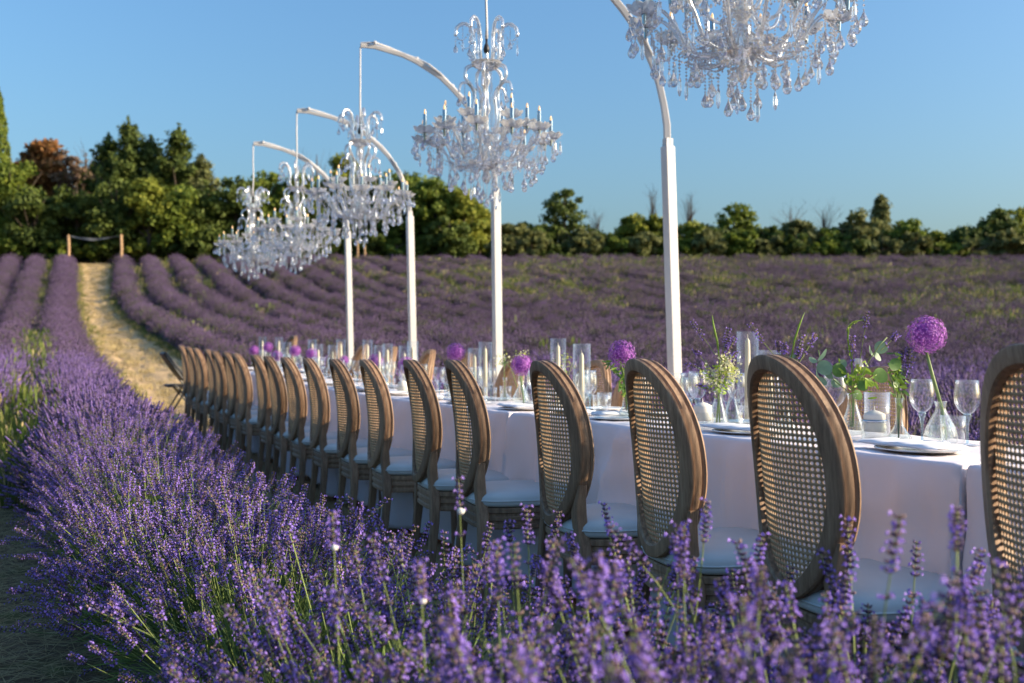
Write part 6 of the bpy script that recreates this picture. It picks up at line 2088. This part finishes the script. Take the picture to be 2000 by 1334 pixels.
# place settings: glasses, plates, napkins
def near_name(i):
    return ['the near chair at the right edge', 'the second near chair from the right', 'the third near chair from the right', 'the fourth near chair from the right'][i] if i < 4 else 'the %s near chair from the right' % ORD[i]
def napkin_mesh(seed):
    rn = np.random.default_rng(seed)
    n1, n2 = 20, 12
    v, f = [], []
    L, W = 0.150, 0.062
    for i in range(n1 + 1):
        for k in range(n2):
            a = 2 * PI * k / n2
            t = i / n1
            end = min(1, 8 * t, 8 * (1 - t)) ** 0.5
            x = (t - 0.5) * 2 * L + 0.012 * math.sin(a) * 0
            y = W * math.copysign(abs(math.cos(a)) ** 0.5, math.cos(a)) * (0.92 + 0.08 * end) + 0.006 * math.sin(t * 9 + seed)
            z = 0.009 + 0.007 * end * math.copysign(abs(math.sin(a)) ** 0.6, math.sin(a)) + (0.002 * math.sin(t * 23 + a * 2 + seed) if math.sin(a) > 0 else 0)
            v.append((x, y, z))
    for i in range(n1):
        for k in range(n2):
            k2 = (k + 1) % n2
            f.append((i * n2 + k, (i + 1) * n2 + k, (i + 1) * n2 + k2, i * n2 + k2))
    f.append(tuple(range(n2))); f.append(tuple(reversed(range(n1 * n2, (n1 + 1) * n2))))
    mb = MB(); mb.add(v, f)
    return smooth_by_angle(mb.mesh('napkin', 'napkin'), 50)
NAP = [napkin_mesh(s) for s in range(3)]
TROT = math.atan2(U.y, U.x)
for i, s in enumerate(SNEAR):
    if s > 11.7 or s < 0.5: continue
    off_s = {1: 0.36, 2: 0.28}.get(i, 0.12)
    si = s + off_s * 0.3
    if i == 1: si = along(1785, .13)
    if i == 2: si = along(1445, .12)
    if i == 3: si = along(1182, .10)
    pl = link('plate', G['plate'], None, tpos(si, .155)); tag(pl, 'white dinner plate laid before ' + near_name(i), 'plate', 'dinner plates on the table')
    nk = link('napkin', NAP[i % 3], None, tpos(si + .01, .13, .012), (0, 0, TROT + rv.normal(0, .08)))
    if i in (3,):
        nk.scale = (.35, 1, 1.3)
    tag(nk, 'folded white napkin lying on the plate before ' + near_name(i), 'napkin', 'folded napkins on the table')
    if i >= 3:
        wine_glass(s + .18 + rv.normal(0, .02), .27 + rv.normal(0, .012), 'wine glass with pale blue stem set before ' + near_name(i), rv.uniform(.97, 1.04))
        wine_glass(s + .27 + rv.normal(0, .02), .34 + rv.normal(0, .012), 'second wine glass, further back, set before ' + near_name(i), rv.uniform(.86, .92))
        single('tumbler', 'tumbler', s + .08 + rv.normal(0, .02), .30, 'water tumbler set before ' + near_name(i), 'tumbler', 'water tumblers on the table')
for i, s in enumerate(np.arange(4.0, 11.8, 0.56)):
    nm = '%s far side place from the right' % ORD[i]
    wine_glass(s + rv.normal(0, .02), .46 + rv.normal(0, .012), 'wine glass with pale blue stem at the ' + nm, rv.uniform(.97, 1.04))
    wine_glass(s + .10 + rv.normal(0, .02), .50 + rv.normal(0, .012), 'smaller wine glass at the ' + nm, rv.uniform(.86, .92))
    single('tumbler', 'tumbler', s - .10 + rv.normal(0, .02), .52, 'water tumbler at the ' + nm, 'tumbler', 'water tumblers on the table')
    pl = link('plate', G['plate'], None, tpos(s + .02, .60 - .04)); tag(pl, 'white dinner plate at the ' + nm, 'plate', 'dinner plates on the table')
wine_glass(along(1345, .42), .42, 'wine glass right of the front white post foot, behind the cream blossom')
wine_glass(along(1362, .34), .34, 'large wine glass touching the left side of the cream blossom', 1.05)
wine_glass(along(1318, .50), .50, 'wine glass just left of the wine glass by the front white post')
single('tumbler', 'tumbler', along(1462, .24), .24, 'water tumbler at the foot of the tallest taper candle', 'tumbler', 'water tumblers on the table')

# snails on the lavender
def snail(px, py, d, r, lab):
    p = ((px - 1000) / 1944 * d, d, 1 + (697 - py) * d / 1944)
    mb = MB()
    pts, rad = [], []
    for k in range(22):
        t = k / 21; a = t * 4.2 * PI; q = r * (0.25 + 0.75 * t) * 0.55
        pts.append((q * math.cos(a), -r * 0.5 * (1 - t), q * math.sin(a))); rad.append(r * (0.12 + 0.38 * t))
    mb.tube(pts, rad, 8)
    o = mb.build('snail', 'snail', None, True, p)
    tag(o, lab, 'snail', 'small white snails on the lavender')
    lav_sprig((p[0] + 0.03, d + 0.02, GZ(p[0], d)), (p[0] - 0.004, d + r * 0.9, p[2] + 0.05), 0.06, 'lavender stem carrying the ' + lab.split(' snail')[0] + ' snail ' + ('high below the second white post' if 'post' in lab else 'left of centre' if 'left' in lab else 'lowest in the foreground'), group='lavender stems with snails')
snail(900, 997, 1.6, 0.007, 'small round white snail high on a lavender stem below the second white post')
snail(654, 1068, 1.5, 0.006, 'small white snail on a lavender stem left of centre')
snail(826, 1172, 1.3, 0.005, 'small white snail lowest in the foreground lavender')
